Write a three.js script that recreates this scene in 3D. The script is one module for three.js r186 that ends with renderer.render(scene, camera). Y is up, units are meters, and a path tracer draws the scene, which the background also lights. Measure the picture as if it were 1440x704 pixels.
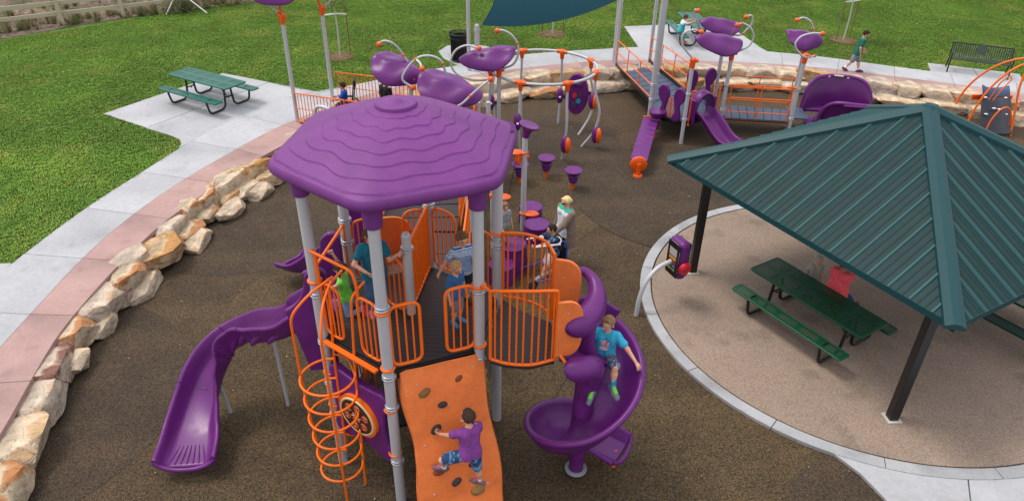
import * as THREE from 'three';
import { mergeGeometries, mergeVertices, toCreasedNormals } from 'three/addons/utils/BufferGeometryUtils.js';
import { RoundedBoxGeometry } from 'three/addons/geometries/RoundedBoxGeometry.js';
import { ConvexGeometry } from 'three/addons/geometries/ConvexGeometry.js';

// ---------------------------------------------------------------- camera, sky, sun, exposure
const scene = new THREE.Scene();
const renderer = new THREE.WebGLRenderer({ antialias: true });
renderer.toneMapping = THREE.LinearToneMapping;
renderer.toneMappingExposure = 1.4;
renderer.shadowMap.enabled = true;
const camera = new THREE.PerspectiveCamera(38.26, 1440 / 704, 0.1, 600);
camera.position.set(0, 8.5, 0);
{
  const pitch = 32.26 * Math.PI / 180, roll = 0.967 * Math.PI / 180;
  camera.rotation.order = 'YXZ';
  camera.rotation.set(-pitch, 0, roll);
}
const SUN = new THREE.Vector3(-0.42, 0.88, -0.12).normalize();
{
  const w = 128, h = 64, d = new Float32Array(w * h * 4);
  for (let j = 0; j < h; j++) for (let i = 0; i < w; i++) {
    const el = (j + .5) / h * Math.PI - Math.PI / 2, az = (i + .5) / w * 2 * Math.PI - Math.PI;
    const dir = new THREE.Vector3(Math.cos(el) * Math.cos(az), Math.sin(el), Math.cos(el) * Math.sin(az));
    const s = Math.max(0, dir.dot(SUN)), up = Math.max(0, dir.y);
    const L = .56 + .38 * up + .55 * Math.pow(s, 6), o = (j * w + i) * 4;
    d[o] = L * .99; d[o + 1] = L * 1.0; d[o + 2] = L * 1.05; d[o + 3] = 1;
  }
  const sky = new THREE.DataTexture(d, w, h, THREE.RGBAFormat, THREE.FloatType);
  sky.mapping = THREE.EquirectangularReflectionMapping; sky.magFilter = sky.minFilter = THREE.LinearFilter; sky.needsUpdate = true;
  scene.background = sky; scene.environment = sky;
}
const sun = new THREE.DirectionalLight(0xfff4e6, 1.5);
sun.position.copy(SUN).multiplyScalar(60).add(new THREE.Vector3(2, 0, -15)); sun.target.position.set(2, 0, -15);
sun.castShadow = true; sun.shadow.radius = 34; sun.shadow.mapSize.set(4096, 4096);
Object.assign(sun.shadow.camera, { left: -28, right: 28, top: 28, bottom: -28, near: 1, far: 140 });
scene.add(sun, sun.target);

// ---------------------------------------------------------------- helpers
let seed = 12345;
const rnd = () => { seed = (seed + 0x6D2B79F5) | 0; let t = Math.imul(seed ^ seed >>> 15, 1 | seed); t = t + Math.imul(t ^ t >>> 7, 61 | t) ^ t; return ((t ^ t >>> 14) >>> 0) / 4294967296; };
const rr = (a, b) => a + (b - a) * rnd();
const V = (x, y, z) => new THREE.Vector3(x, y, z);
const V3 = a => a.isVector3 ? a : V(a[0], a[1], a[2]);
const lerp = (a, b, t) => a + (b - a) * t, clamp = (x, a, b) => Math.min(b, Math.max(a, x));
const sstep = (a, b, x) => { const t = clamp((x - a) / (b - a), 0, 1); return t * t * (3 - 2 * t); };
const hash2 = (x, y) => { let h = Math.imul(x | 0, 374761393) + Math.imul(y | 0, 668265263); h = Math.imul(h ^ h >>> 13, 1274126177); return ((h ^ h >>> 16) >>> 0) / 4294967296; };
function vnoise(x, y, per = 0) {
  const xi = Math.floor(x), yi = Math.floor(y), fx = x - xi, fy = y - yi, w = v => per ? ((v % per) + per) % per : v;
  const u = fx * fx * (3 - 2 * fx), v = fy * fy * (3 - 2 * fy);
  return lerp(lerp(hash2(w(xi), w(yi)), hash2(w(xi + 1), w(yi)), u), lerp(hash2(w(xi), w(yi + 1)), hash2(w(xi + 1), w(yi + 1)), u), v);
}
function fbm(x, y, oct = 4, per = 0) { let s = 0, a = .5, n = 0; for (let i = 0; i < oct; i++) { s += a * vnoise(x, y, per); n += a; x *= 2; y *= 2; per *= 2; a *= .5; } return s / n; }
function tex(w, h, fn, { srgb = true, wrap = true } = {}) {
  const d = new Uint8Array(w * h * 4);
  for (let j = 0; j < h; j++) for (let i = 0; i < w; i++) {
    const c = fn((i + .5) / w, (j + .5) / h, i, j), o = (j * w + i) * 4;
    d[o] = clamp(c[0], 0, 255); d[o + 1] = clamp(c[1], 0, 255); d[o + 2] = clamp(c[2], 0, 255); d[o + 3] = c.length > 3 ? clamp(c[3], 0, 255) : 255;
  }
  const t = new THREE.DataTexture(d, w, h, THREE.RGBAFormat);
  if (srgb) t.colorSpace = THREE.SRGBColorSpace;
  t.magFilter = THREE.LinearFilter; t.minFilter = THREE.LinearMipmapLinearFilter; t.generateMipmaps = true;
  if (wrap) t.wrapS = t.wrapT = THREE.RepeatWrapping;
  t.needsUpdate = true; return t;
}
const rep = (t, x, y) => { const c = t.clone(); c.repeat.set(x, y ?? x); c.needsUpdate = true; return c; };
const names = {};
function numbered(n) { if (!(n in names)) { names[n] = 0; return n; } names[n]++; return n + '_' + String(names[n]).padStart(3, '0'); }
function tag(o, label, category, group, kind) { o.userData.label = label; o.userData.category = category; if (group) o.userData.group = group; if (kind) o.userData.kind = kind; return o; }
function thing(name, label, category, [x, y, z] = [0, 0, 0], turn = 0, group) {
  const o = new THREE.Group(); o.name = numbered(name); o.position.set(x, y, z); o.rotation.y = turn; scene.add(o);
  return tag(o, label, category, group);
}
function struct(name, label, geo, m) {
  const o = geo ? new THREE.Mesh(geo, m) : new THREE.Group(); o.name = numbered(name); o.userData.kind = 'structure'; o.userData.label = label;
  if (geo) o.castShadow = o.receiveShadow = true;
  scene.add(o); return o;
}
function part(name, geo, m, parent, label) {
  const g = Array.isArray(geo) ? merge(geo) : geo, o = new THREE.Mesh(g, m); o.name = name; o.castShadow = o.receiveShadow = true;
  if (label) o.userData.label = label;
  parent.add(o); return o;
}
function merge(gs) {
  const anyIdx = gs.some(g => !g.index), keep = ['position', 'normal', 'uv'].concat(gs.every(g => g.attributes.color) ? ['color'] : []);
  return mergeGeometries(gs.map(g => {
    g = anyIdx && g.index ? g.toNonIndexed() : g.clone();
    for (const k of Object.keys(g.attributes)) if (!keep.includes(k)) g.deleteAttribute(k);
    if (!g.attributes.uv) g.setAttribute('uv', new THREE.Float32BufferAttribute(new Float32Array(g.attributes.position.count * 2), 2));
    return g;
  }));
}
const ctr = pts => pts;
// rounded corners in a polyline
function roundPath(pts, rad, closed = false, n = 5) {
  pts = pts.map(V3); const out = [], N = pts.length;
  for (let i = 0; i < N; i++) {
    if (!closed && (i === 0 || i === N - 1)) { out.push(pts[i].clone()); continue; }
    const p = pts[i], a = pts[(i - 1 + N) % N], b = pts[(i + 1) % N];
    const da = a.clone().sub(p), db = b.clone().sub(p), la = da.length(), lb = db.length();
    const r = Math.min(rad, la * .48, lb * .48); da.divideScalar(la); db.divideScalar(lb);
    const s = p.clone().addScaledVector(da, r), e = p.clone().addScaledVector(db, r);
    for (let k = 0; k <= n; k++) { const t = k / n; out.push(s.clone().multiplyScalar((1 - t) * (1 - t)).addScaledVector(p, 2 * t * (1 - t)).addScaledVector(e, t * t)); }
  }
  return out;
}
function spline(pts, n, closed = false) { return new THREE.CatmullRomCurve3(pts.map(V3), closed, 'centripetal').getSpacedPoints(n); }
// pipe along points; r number or function(t)
function pipe(pts, r, seg = 8, closed = false) {
  pts = pts.map(V3); const N = pts.length, rf = typeof r === 'function' ? r : () => r;
  const pos = [], uv = [], idx = []; let nrm = null, L = 0;
  const T = pts.map((p, i) => { const a = closed ? pts[(i - 1 + N) % N] : pts[Math.max(0, i - 1)], b = closed ? pts[(i + 1) % N] : pts[Math.min(N - 1, i + 1)]; return b.clone().sub(a).normalize(); });
  const M = closed ? N + 1 : N;
  for (let k = 0; k < M; k++) {
    const i = k % N, t = T[i];
    if (!nrm) { nrm = Math.abs(t.y) < .9 ? V(0, 1, 0) : V(1, 0, 0); }
    nrm = nrm.clone().addScaledVector(t, -nrm.dot(t)).normalize();
    const b = t.clone().cross(nrm), R = rf(k / (M - 1));
    if (k) L += pts[i].distanceTo(pts[(k - 1) % N]);
    for (let j = 0; j <= seg; j++) { const a = j / seg * Math.PI * 2, c = Math.cos(a) * R, s = Math.sin(a) * R; pos.push(pts[i].x + nrm.x * c + b.x * s, pts[i].y + nrm.y * c + b.y * s, pts[i].z + nrm.z * c + b.z * s); uv.push(j / seg, L); }
  }
  for (let k = 0; k < M - 1; k++) for (let j = 0; j < seg; j++) { const a = k * (seg + 1) + j, b = a + seg + 1; idx.push(a, a + 1, b, b, a + 1, b + 1); }
  const nrmArr = []; for (let k = 0; k < M; k++) { const c = pts[k % N]; for (let j = 0; j <= seg; j++) { const o = (k * (seg + 1) + j) * 3, v = V(pos[o] - c.x, pos[o + 1] - c.y, pos[o + 2] - c.z).normalize(); nrmArr.push(v.x, v.y, v.z); } }
  if (!closed) for (const k of [0, M - 1]) {
    const base = pos.length / 3, o0 = k * (seg + 1), t = T[k].clone().multiplyScalar(k ? 1 : -1);
    pos.push(pts[k].x, pts[k].y, pts[k].z); uv.push(.5, .5); nrmArr.push(t.x, t.y, t.z);
    for (let j = 0; j <= seg; j++) { const o = (o0 + j) * 3; pos.push(pos[o], pos[o + 1], pos[o + 2]); uv.push(.5, .5); nrmArr.push(t.x, t.y, t.z); }
    for (let j = 0; j < seg; j++) k ? idx.push(base, base + 1 + j, base + 2 + j) : idx.push(base, base + 2 + j, base + 1 + j);
  }
  const g = new THREE.BufferGeometry(); g.setAttribute('position', new THREE.Float32BufferAttribute(pos, 3)); g.setAttribute('normal', new THREE.Float32BufferAttribute(nrmArr, 3)); g.setAttribute('uv', new THREE.Float32BufferAttribute(uv, 2)); g.setIndex(idx); return g;
}
const bar = (a, b, r, seg = 8) => pipe([a, b], r, seg);
// closed cross-section [lateral, up] lofted along a path with level laterals
function loft(path, sec, caps = true) {
  path = path.map(V3); const N = path.length, pos = [], uv = [], idx = []; let m = 0, L = 0;
  for (let i = 0; i < N; i++) {
    const t = path[Math.min(N - 1, i + 1)].clone().sub(path[Math.max(0, i - 1)]).normalize();
    const lat = V(-t.z, 0, t.x).normalize(), up = lat.clone().cross(t).normalize(), s = sec(i / (N - 1)); m = s.length;
    if (i) L += path[i].distanceTo(path[i - 1]);
    let P = 0;
    for (let j = 0; j < m; j++) { const [a, b] = s[j]; if (j) P += Math.hypot(a - s[j - 1][0], b - s[j - 1][1]); pos.push(path[i].x + lat.x * a + up.x * b, path[i].y + up.y * b + lat.y * a, path[i].z + lat.z * a + up.z * b); uv.push(P, L); }
  }
  for (let i = 0; i < N - 1; i++) for (let j = 0; j < m; j++) { const a = i * m + j, b = i * m + (j + 1) % m, c = a + m, d = b + m; idx.push(a, c, b, b, c, d); }
  if (caps) for (const k of [0, N - 1]) for (let j = 1; j < m / 2; j++) { // strip between mirrored outline points
    const a = k * m + j - 1, b = k * m + j, c = k * m + (m - 1 - j), d = k * m + (m - j) % m; if (b === c) continue; const q = [a, b, c, a, c, d]; if (k) q.reverse(); idx.push(...q);
  }
  const g = new THREE.BufferGeometry(); g.setAttribute('position', new THREE.Float32BufferAttribute(pos, 3)); g.setAttribute('uv', new THREE.Float32BufferAttribute(uv, 2)); g.setIndex(idx); g.computeVertexNormals(); return g;
}
function box(w, h, d, x = 0, y = 0, z = 0, r = 0) { const g = r ? new RoundedBoxGeometry(w, h, d, 2, r) : new THREE.BoxGeometry(w, h, d); g.translate(x, y, z); return g; }
function cyl(r0, r1, h, x, y, z, seg = 20) { const g = new THREE.CylinderGeometry(r1, r0, h, seg); g.translate(x, y + h / 2, z); return g; } // r0 at bottom
function ball(r, x, y, z, sx = 1, sy = 1, sz = 1, seg = 14) { const g = new THREE.SphereGeometry(r, seg, Math.round(seg * .7)); g.scale(sx, sy, sz); g.translate(x, y, z); return g; }
function lathe(pts, x = 0, y = 0, z = 0, seg = 24) { const g = new THREE.LatheGeometry(pts.map(p => new THREE.Vector2(p[0], p[1])), seg); g.translate(x, y, z); return g; }
// flat polygon [x,z] extruded from y0 up to y1
function slabGeo(poly, y0, y1, bevel = 0) {
  const s = new THREE.Shape(poly.map(p => new THREE.Vector2(p[0], -p[1])));
  const g = new THREE.ExtrudeGeometry(s, { depth: y1 - y0 - bevel, bevelEnabled: bevel > 0, bevelThickness: bevel, bevelSize: bevel, bevelOffset: -bevel, bevelSegments: 1, curveSegments: 8 });
  g.rotateX(-Math.PI / 2); g.translate(0, y0, 0); return g;
}
function sheetGeo(poly, y, holes = []) {
  const s = new THREE.Shape(poly.map(p => new THREE.Vector2(p[0], -p[1])));
  for (const h of holes) s.holes.push(new THREE.Path(h.map(p => new THREE.Vector2(p[0], -p[1]))));
  const g = new THREE.ShapeGeometry(s, 8); g.rotateX(-Math.PI / 2); g.translate(0, y, 0); return g;
}
function planarUV(g, s = 1) { const p = g.attributes.position, n = g.attributes.normal, uv = new Float32Array(p.count * 2); for (let i = 0; i < p.count; i++) { const ax = Math.abs(n.getX(i)), ay = Math.abs(n.getY(i)), az = Math.abs(n.getZ(i)); const [a, b] = ay >= ax && ay >= az ? [p.getX(i), p.getZ(i)] : ax > az ? [p.getZ(i), p.getY(i)] : [p.getX(i), p.getY(i)]; uv[2 * i] = a * s; uv[2 * i + 1] = b * s; } g.setAttribute('uv', new THREE.BufferAttribute(uv, 2)); return g; }
const circlePts = (cx, cz, r, n, a0 = 0, a1 = Math.PI * 2) => Array.from({ length: n }, (_, i) => { const a = a0 + (a1 - a0) * i / n; return [cx + r * Math.cos(a), cz + r * Math.sin(a)]; });

// ---------------------------------------------------------------- materials
const std = (c, o = {}) => new THREE.MeshStandardMaterial({ color: c, roughness: .5, ...o });
const phys = (c, o = {}) => new THREE.MeshPhysicalMaterial({ color: c, roughness: .5, ...o });
const plasticBump = tex(256, 256, (u, v) => { const n = fbm(u * 64, v * 64, 2, 64) * 255; return [n, n, n]; }, { srgb: false });
const scuff = tex(512, 512, (u, v) => { const a = fbm(u * 6, v * 6, 4, 6), b = fbm(u * 40, v * 6, 3, 0); const k = 110 + 90 * a + 40 * (b - .5); return [0, k, 0]; }, { srgb: false });
// sun fading, dust specks and fine scratches of moulded plastic
const worn = tex(1024, 1024, (u, v, i, j) => { const a = fbm(u * 4, v * 4, 5, 4), b = fbm(u * 30, v * 30, 3, 30), sc = vnoise(u * 14 + 3 * vnoise(u * 3, v * 3, 3), v * 260, 0), sp = hash2(i, j) > .9988 ? 26 : 0, k = 226 + 30 * (a - .5) + 18 * (b - .5) + (sc > .93 ? 12 : 0) + sp; return [k, k, k]; });
const M = {
  orange: phys('#ec6a10', { specularIntensity: .7, roughness: .38 }),
  orangePlastic: phys('#ff8744', { map: rep(worn, 1.1), specularIntensity: .6, roughness: .55, bumpMap: rep(plasticBump, 4), bumpScale: .0006 }),
  purple: phys('#6d277a', { map: rep(worn, .9), specularIntensity: .65, roughness: .6, roughnessMap: scuff }),
  purpleRoof: phys('#7a3a86', { map: rep(worn, .7), specularIntensity: .5, roughness: .5, bumpMap: rep(plasticBump, 3), bumpScale: .0006 }),
  purpleDark: std('#431a50', { roughness: .45 }),
  silver: std('#b4b5ba', { roughness: .42, metalness: .1 }),
  silverClamp: std('#b9bcc4', { roughness: .3, metalness: .6 }),
  blackMetal: std('#101012', { roughness: .35 }),
  darkDeck: null, blueDeck: null,
  white: std('#dcdcdc', { roughness: .5 }),
  red: std('#c0122a', { roughness: .3 }),
  cable: std('#8a7f60', { roughness: .8 }),
  grey: std('#77797d', { roughness: .6 }),
};
const perfo = (base, hole) => tex(128, 128, (u, v) => { const gx = (u * 8) % 1 - .5, gy = (v * 4) % 1 - .5, row = Math.floor(v * 4) % 2; const gx2 = ((u * 8 + row * .5) % 1) - .5; const d = Math.hypot(gx2 * .9, gy * 1.5); const n = hash2(u * 128, v * 128) * 8 - 4; const k = d < .3 ? hole : base; return [k[0] + n, k[1] + n, k[2] + n]; });
M.darkDeck = std('#ffffff', { map: rep(perfo([44, 34, 36], [14, 10, 11]), 3), roughness: .55 });
M.blueDeck = std('#ffffff', { map: rep(perfo([62, 76, 100], [40, 50, 68]), 3), roughness: .55 });

// ---------------------------------------------------------------- setting
const U = 0.55; // level of lawn and pavements above the play surface
const rubberTex = (a, b, c) => tex(1024, 1024, (u, v, i, j) => {
  // shredded rubber: short fibres in random directions, darker gaps, pale specks
  const n = vnoise(u * 300 + 7 * vnoise(u * 40, v * 40, 40), v * 300, 300), f = vnoise(u * 150, v * 420, 0), g = vnoise(u * 420, v * 140, 0), k = fbm(u * 5, v * 5, 4, 5);
  const m = .55 * n + .45 * (hash2(i >> 6, j >> 6) > .5 ? f : g), s = hash2(i * 3 + 1, j * 5 + 2);
  const t = clamp((m - .5) * 2.3 + .5, 0, 1) * .85 + .15 * k; let q = [lerp(b[0], a[0], t), lerp(b[1], a[1], t), lerp(b[2], a[2], t)];
  if (s > .988 && m > .45) q = c; const w = .9 + .2 * k; return [q[0] * w, q[1] * w, q[2] * w];
});
const rubberBump = tex(512, 512, (u, v) => { const n = vnoise(u * 170, v * 170, 170) * 255; return [n, n, n]; }, { srgb: false });
const rubLight = std('#ffffff', { map: rep(rubberTex([104, 84, 55], [35, 27, 15], [165, 143, 105]), 1 / 3.1), roughness: .95, bumpMap: rep(rubberBump, 1 / 1.7), bumpScale: .006 });
const rubDark = std('#ffffff', { map: rep(rubberTex([90, 73, 54], [30, 23, 16], [146, 126, 98]), 1 / 2.7), roughness: .95, bumpMap: rep(rubberBump, 1 / 1.6), bumpScale: .006 });
const rubMid = std('#ffffff', { map: rep(rubberTex([99, 79, 54], [33, 25, 15], [160, 138, 104]), 1 / 2.9), roughness: .95, bumpMap: rep(rubberBump, 1 / 1.5), bumpScale: .006 });
struct('play_surface', 'brown shredded rubber playground surface', planarUV(sheetGeo([[-14, 8], [-14, -27], [22, -27], [22, 8]], 0)), rubMid);
{
  const discs = [[-6.2, -15.2, 2.9, 0], [-8.3, -8.5, 2.9, 0], [0.2, -15.5, 2.0, 1], [1.0, -19.3, 2.1, 0], [-2.2, -10.6, 3.4, 1], [3.0, -8.2, 2.3, 1], [4.4, -16.3, 2.9, 0], [7.2, -18.7, 1.9, 1], [5.1, -6.6, 1.1, 0], [-4.2, -5.6, 1.6, 1], [11.5, -20.6, 2.3, 0], [0.2, -11.9, 1.5, 0], [1.2, -5.1, 1.7, 0]];
  const lev = []; discs.forEach(([x, z, r, l], i) => { let k = 1; while (discs.slice(0, i).some(([a, b, c], j) => lev[j] === k && Math.hypot(a - x, b - z) < c + r)) k++; lev.push(k); const g = planarUV(sheetGeo(circlePts(x, z, r, 72), .004 * k)); struct('rubber_disc', (l ? 'lighter olive brown' : 'darker brown') + ' round patch in the rubber play surface', g, l ? rubLight : rubDark); });
}
// terrain above the play area
const rim = [[-7.3, 8], [-7.35, -5.5], [-7.55, -7.4], [-7.75, -8.5], [-7.92, -9.6], [-7.95, -10.7], [-7.92, -11.7], [-7.85, -12.6], [-7.7, -13.6], [-7.45, -14.5], [-7.15, -15.5], [-6.8, -16.5], [-6.4, -17.4], [-5.9, -18.4], [-5.2, -19.6], [-4.2, -20.9], [-2.9, -22.1], [-1.4, -23.0], [.4, -23.75], [1.7, -24.2], [3.1, -24.5], [4.7, -24.8], [6.4, -24.93], [8.2, -24.92], [9.9, -24.7], [11.2, -24.2], [12.4, -23.65], [13.7, -23.2], [15, -22.7], [16.3, -22.0], [17.8, -20.9], [19.2, -19.4], [20.2, -17.5], [20.8, -14], [20.8, 8]];
const rimS = spline(rim.map(p => [p[0], 0, p[1]]), 140).map(p => [p.x, p.z]);
const lawnTex = tex(1024, 1024, (u, v, i, j) => {
  const a = fbm(u * 5, v * 5, 5, 5), b = fbm(u * 60, v * 24, 3, 0), c = hash2(i, j), dry = sstep(.56, .74, fbm(u * 9 + 3, v * 9, 4, 0));
  const k = .74 + .5 * (a - .1) * .8 + .3 * (b - .5) + .25 * (c - .5);
  return [(88 + 34 * dry) * k, (126 + 16 * dry) * k, (33 + 16 * dry) * k];
});
const lawnMat = std('#ffffff', { map: rep(lawnTex, 1 / 9), roughness: 1, bumpMap: rep(rubberBump, 1 / 3), bumpScale: .03 });
struct('lawn', 'mown green grass lawn around the playground', planarUV(sheetGeo([[-7.3, 8], [-260, 8], [-260, -400], [260, -400], [260, 8], [20.8, 8]].concat(rimS.slice().reverse()), U)), lawnMat);
{ // bank behind the boulders
  const pos = [], idx = []; rimS.forEach(([x, z], i) => { pos.push(x, -.05, z, x, U - .004, z); if (i) { const a = i * 2; idx.push(a - 2, a, a - 1, a - 1, a, a + 1); } });
  const g = new THREE.BufferGeometry(); g.setAttribute('position', new THREE.Float32BufferAttribute(pos, 3)); g.setIndex(idx); g.computeVertexNormals(); planarUV(g);
  struct('soil_bank', 'soil bank behind the boulder wall', g, std('#4a3b2e', { roughness: 1 }));
}
// pavements: pale concrete walk with a pink coloured band, cast in separate slabs
const concTex = (c, v0) => tex(1024, 1024, (u, v, i, j) => { const a = fbm(u * 4, v * 4, 5, 4), b = fbm(u * 90, v * 90, 2, 90), s = hash2(i, j), d = sstep(.64, .8, fbm(u * 11, v * 11 + 5, 3, 11)); const k = 1 + v0 * (a - .5) + .07 * (b - .5) + .05 * (s - .5) - .05 * d; return [c[0] * k, c[1] * k, c[2] * k * 1.0]; });
const concBump = tex(512, 512, (u, v, i, j) => { const n = (fbm(u * 110, v * 110, 2, 110) * .7 + hash2(i, j) * .3) * 255; return [n, n, n]; }, { srgb: false });
const concA = std('#ffffff', { map: rep(concTex([164, 165, 169], .22), 1 / 5), roughness: .9, bumpMap: rep(concBump, 1 / 2), bumpScale: .002 });
const concB = std('#ffffff', { map: rep(concTex([161, 163, 167], .22), 1 / 4.3), roughness: .9, bumpMap: rep(concBump, 1 / 2), bumpScale: .002 });
const pinkA = std('#ffffff', { map: rep(concTex([160, 131, 126], .28), 1 / 4), roughness: .92, bumpMap: rep(concBump, 1 / 2), bumpScale: .002 });
const pinkB = std('#ffffff', { map: rep(concTex([156, 127, 123], .28), 1 / 3.4), roughness: .92, bumpMap: rep(concBump, 1 / 2), bumpScale: .002 });
const kerbM = std('#ffffff', { map: rep(concTex([156, 157, 160], .3), 1 / 2.3), roughness: .9, bumpMap: rep(concBump, 1 / 1.3), bumpScale: .003 });
const jointMat = std('#6d6a68', { roughness: 1 });
const white = [[-8.5, 8], [-8.5, -7.6], [-8.55, -9.3], [-8.57, -10.5], [-8.56, -12.25], [-8.33, -14], [-7.86, -15.72], [-7.33, -17.14], [-6.62, -18.78], [-5.6, -20.3], [-4.5, -21.6], [-3, -22.75], [-1.2, -23.65], [.4, -24.42], [2.25, -25.08], [3.5, -25.4], [5.2, -25.5], [6.9, -25.48], [8.6, -25.35], [10.7, -24.95], [12.3, -24.4], [13.9, -23.75], [15.2, -23.25], [16.6, -22.5], [18.4, -21.2], [20, -19.6]];
const outer = [[-10, 8], [-10, -7.6], [-10, -9.3], [-9.95, -10.5], [-9.8, -12.25], [-9.53, -14.12], [-9.1, -15.9], [-8.75, -17.3], [-7.9, -19.6], [-6.9, -21.2], [-5.0, -22.5], [-3.6, -23.6], [-2.0, -24.5], [-.1, -25.7], [1.6, -26.3], [3, -26.65], [4.7, -27.05], [7.2, -27.05], [9.4, -26.75], [11.5, -26.1], [13, -25.4], [14.5, -24.75], [15.9, -24.15], [17.3, -23.4], [19.2, -22.2], [21, -20.4]];
const wS = spline(white.map(p => [p[0], 0, p[1]]), 600), oPairs = [];
{
  // find the outer and rim point facing each white-line point
  const near = (list, p) => { let b = null, d = 1e9; for (const q of list) { const e = (q[0] - p.x) ** 2 + (q[1] - p.z) ** 2; if (e < d) { d = e; b = q; } } return b; };
  const oS = spline(outer.map(p => [p[0], 0, p[1]]), 1200).map(p => [p.x, p.z]), rS = spline(rim.map(p => [p[0], 0, p[1]]), 1500).map(p => [p.x, p.z]);
  const group = struct('pavement', 'pale concrete walk with a pink band around the playground', null);
  const jb = [], total = wS.length - 1;
  let i0 = 18; const step = 19;
  const inset = (a, b, e) => { const L = Math.hypot(b[0] - a[0], b[1] - a[1]); return [a[0] + (b[0] - a[0]) / L * e, a[1] + (b[1] - a[1]) / L * e]; };
  for (let k = 0; i0 < total; k++) {
    const i1 = Math.min(total, i0 + step), W = [], O = [], R = [];
    for (let q = 0; q <= 6; q++) { const i = Math.round(lerp(i0, i1, q / 6)), p = wS[i]; W.push([p.x, p.z]); const t = wS[Math.min(total, i + 1)].clone().sub(wS[Math.max(0, i - 1)]).normalize(); O.push(near(oS, { x: p.x, z: p.z })); const rq = near(rS, { x: p.x, z: p.z }); R.push(inset(rq, [2 * rq[0] - p.x, 2 * rq[1] - p.z], .16)); }
    const shrink = A => { const n = A.length - 1; const B = A.slice(); B[0] = inset(A[0], A[1], .006); B[n] = inset(A[n], A[n - 1], .006); return B; };
    const Wi = W.map((p, q) => inset(p, R[q], .004)), Wo = W.map((p, q) => inset(p, O[q], .004));
    if (k > 2) part('slab', planarUV(slabGeo(shrink(Wo).concat(shrink(O).reverse()), U - .08, U + .012, .003)), k % 2 ? concA : concB, group);
    else part('slab', planarUV(slabGeo(shrink(Wo).concat(shrink(O).reverse()), U - .08, U + .012, .003)), concA, group);
    part('pink_slab', planarUV(slabGeo(shrink(Wi).concat(shrink(R).reverse()), U - .08, U + .014, .003)), k % 2 ? pinkA : pinkB, group);
    i0 = i1;
  }
  // pads for tables, bin and bench
  const pad = (pts, m = concA, y = U + .009) => part('slab', planarUV(slabGeo(pts, U - .08, y, .003)), m, group);
  pad([[-8.78, -17.3], [-8.82, -17.62], [-9.0, -17.9], [-9.3, -18.12], [-10.2, -18.62], [-9.0, -20.65], [-7.6, -20.1], [-7.93, -19.55]], concB);
  pad([[-10.21, -18.64], [-11.86, -19.6], [-10.78, -21.45], [-9.02, -20.68]]);
  pad([[-10.77, -21.47], [-9.7, -23.3], [-7.95, -22.5], [-9.01, -20.69]], concB);
  pad([[-7.93, -22.48], [-6.0, -21.62], [-5.02, -22.48], [-6.92, -21.2], [-7.6, -20.12], [-8.99, -20.68]]);
  pad([[-1.95, -24.5], [-2.55, -25.3], [-2.8, -26.1], [-2.55, -26.8], [-1.87, -27.06], [-1.1, -26.85], [-.6, -26.35], [-.12, -25.7]], concB);
  pad([[4.62, -27.05], [4.44, -29.92], [6.4, -30.3], [6.6, -27.07]]); pad([[6.61, -27.07], [6.41, -30.3], [8.45, -30.6], [8.95, -29.3], [9.15, -28.1], [9.25, -27.3], [9.4, -26.78]], concB);
  pad([[14.52, -24.76], [14.86, -25.7], [16.2, -25.16], [15.88, -24.18]]); pad([[15.9, -24.17], [16.22, -25.15], [17.53, -24.63], [17.1, -23.55]], concB);
  pad([[-9.86, -11.8], [-16, -11.5], [-16, -8.2], [-10.0, -8.2]]);
}
// shelter floor: exposed aggregate disc with a pale concrete kerb ring and the walk leading to it
const PC = [6.91, -11.57];
const aggTex = tex(1024, 1024, (u, v, i, j) => { const a = fbm(u * 4, v * 4, 5, 4), n = vnoise(u * 260, v * 260, 260), s = hash2(i, j), st = sstep(.6, .78, fbm(u * 7 + 2, v * 7, 4, 7)); const k = .93 + .16 * (a - .5) + 0.26 * (n - .5) + .1 * (s - .5) - .09 * st; return [151 * k, 132 * k, 117 * k]; });
struct('shelter_floor', 'round tan exposed aggregate floor under the shelter', planarUV(slabGeo(circlePts(...PC, 4.072, 128), -.05, .058, .004)), std('#ffffff', { map: rep(aggTex, 1 / 3.7), roughness: .9, bumpMap: rep(concBump, 1 / 1.1), bumpScale: .004 }));
{
  const ring = struct('kerb_ring', 'pale concrete kerb ring around the shelter floor', null), a0 = 1.08;
  const N = 16; for (let k = 0; k < N; k++) {
    const s = a0 + k * 2 * Math.PI / N + .0015, e = a0 + (k + 1) * 2 * Math.PI / N - .0015, P = [];
    for (let q = 0; q <= 8; q++) { const a = lerp(s, e, q / 8); P.push([PC[0] + 4.31 * Math.cos(a), PC[1] + 4.31 * Math.sin(a)]); }
    for (let q = 8; q >= 0; q--) { const a = lerp(s, e, q / 8); P.push([PC[0] + 4.1 * Math.cos(a), PC[1] + 4.1 * Math.sin(a)]); }
    part('kerb_segment', planarUV(slabGeo(P, -.08, .064, .005)), kerbM, ring);
  }
  // walk south of the ring, curving away toward the path
  const walk = struct('shelter_walk', 'pale concrete walk meeting the kerb ring', null), R = 4.315;
  const arc = (a, b) => Array.from({ length: 9 }, (_, q) => { const t = lerp(a, b, q / 8); return [PC[0] + R * Math.cos(t), PC[1] + R * Math.sin(t)]; });
  part('slab', planarUV(slabGeo(arc(2.16, 1.60).concat([[6.63, -6.9], [6.3, -5.6], [6, 4], [5.2, 4], [5.55, -5.6], [5.41, -6.9], [5.24, -7.34], [4.99, -7.71]]), -.08, .058, .004)), concA, walk);
  part('slab', planarUV(slabGeo(arc(1.595, .9).concat([[9.9, -6.9], [9.9, -5.6], [9.9, 4], [6.02, 4], [6.32, -5.6], [6.65, -6.9]]), -.08, .058, .004)), concB, walk);
}
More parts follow.
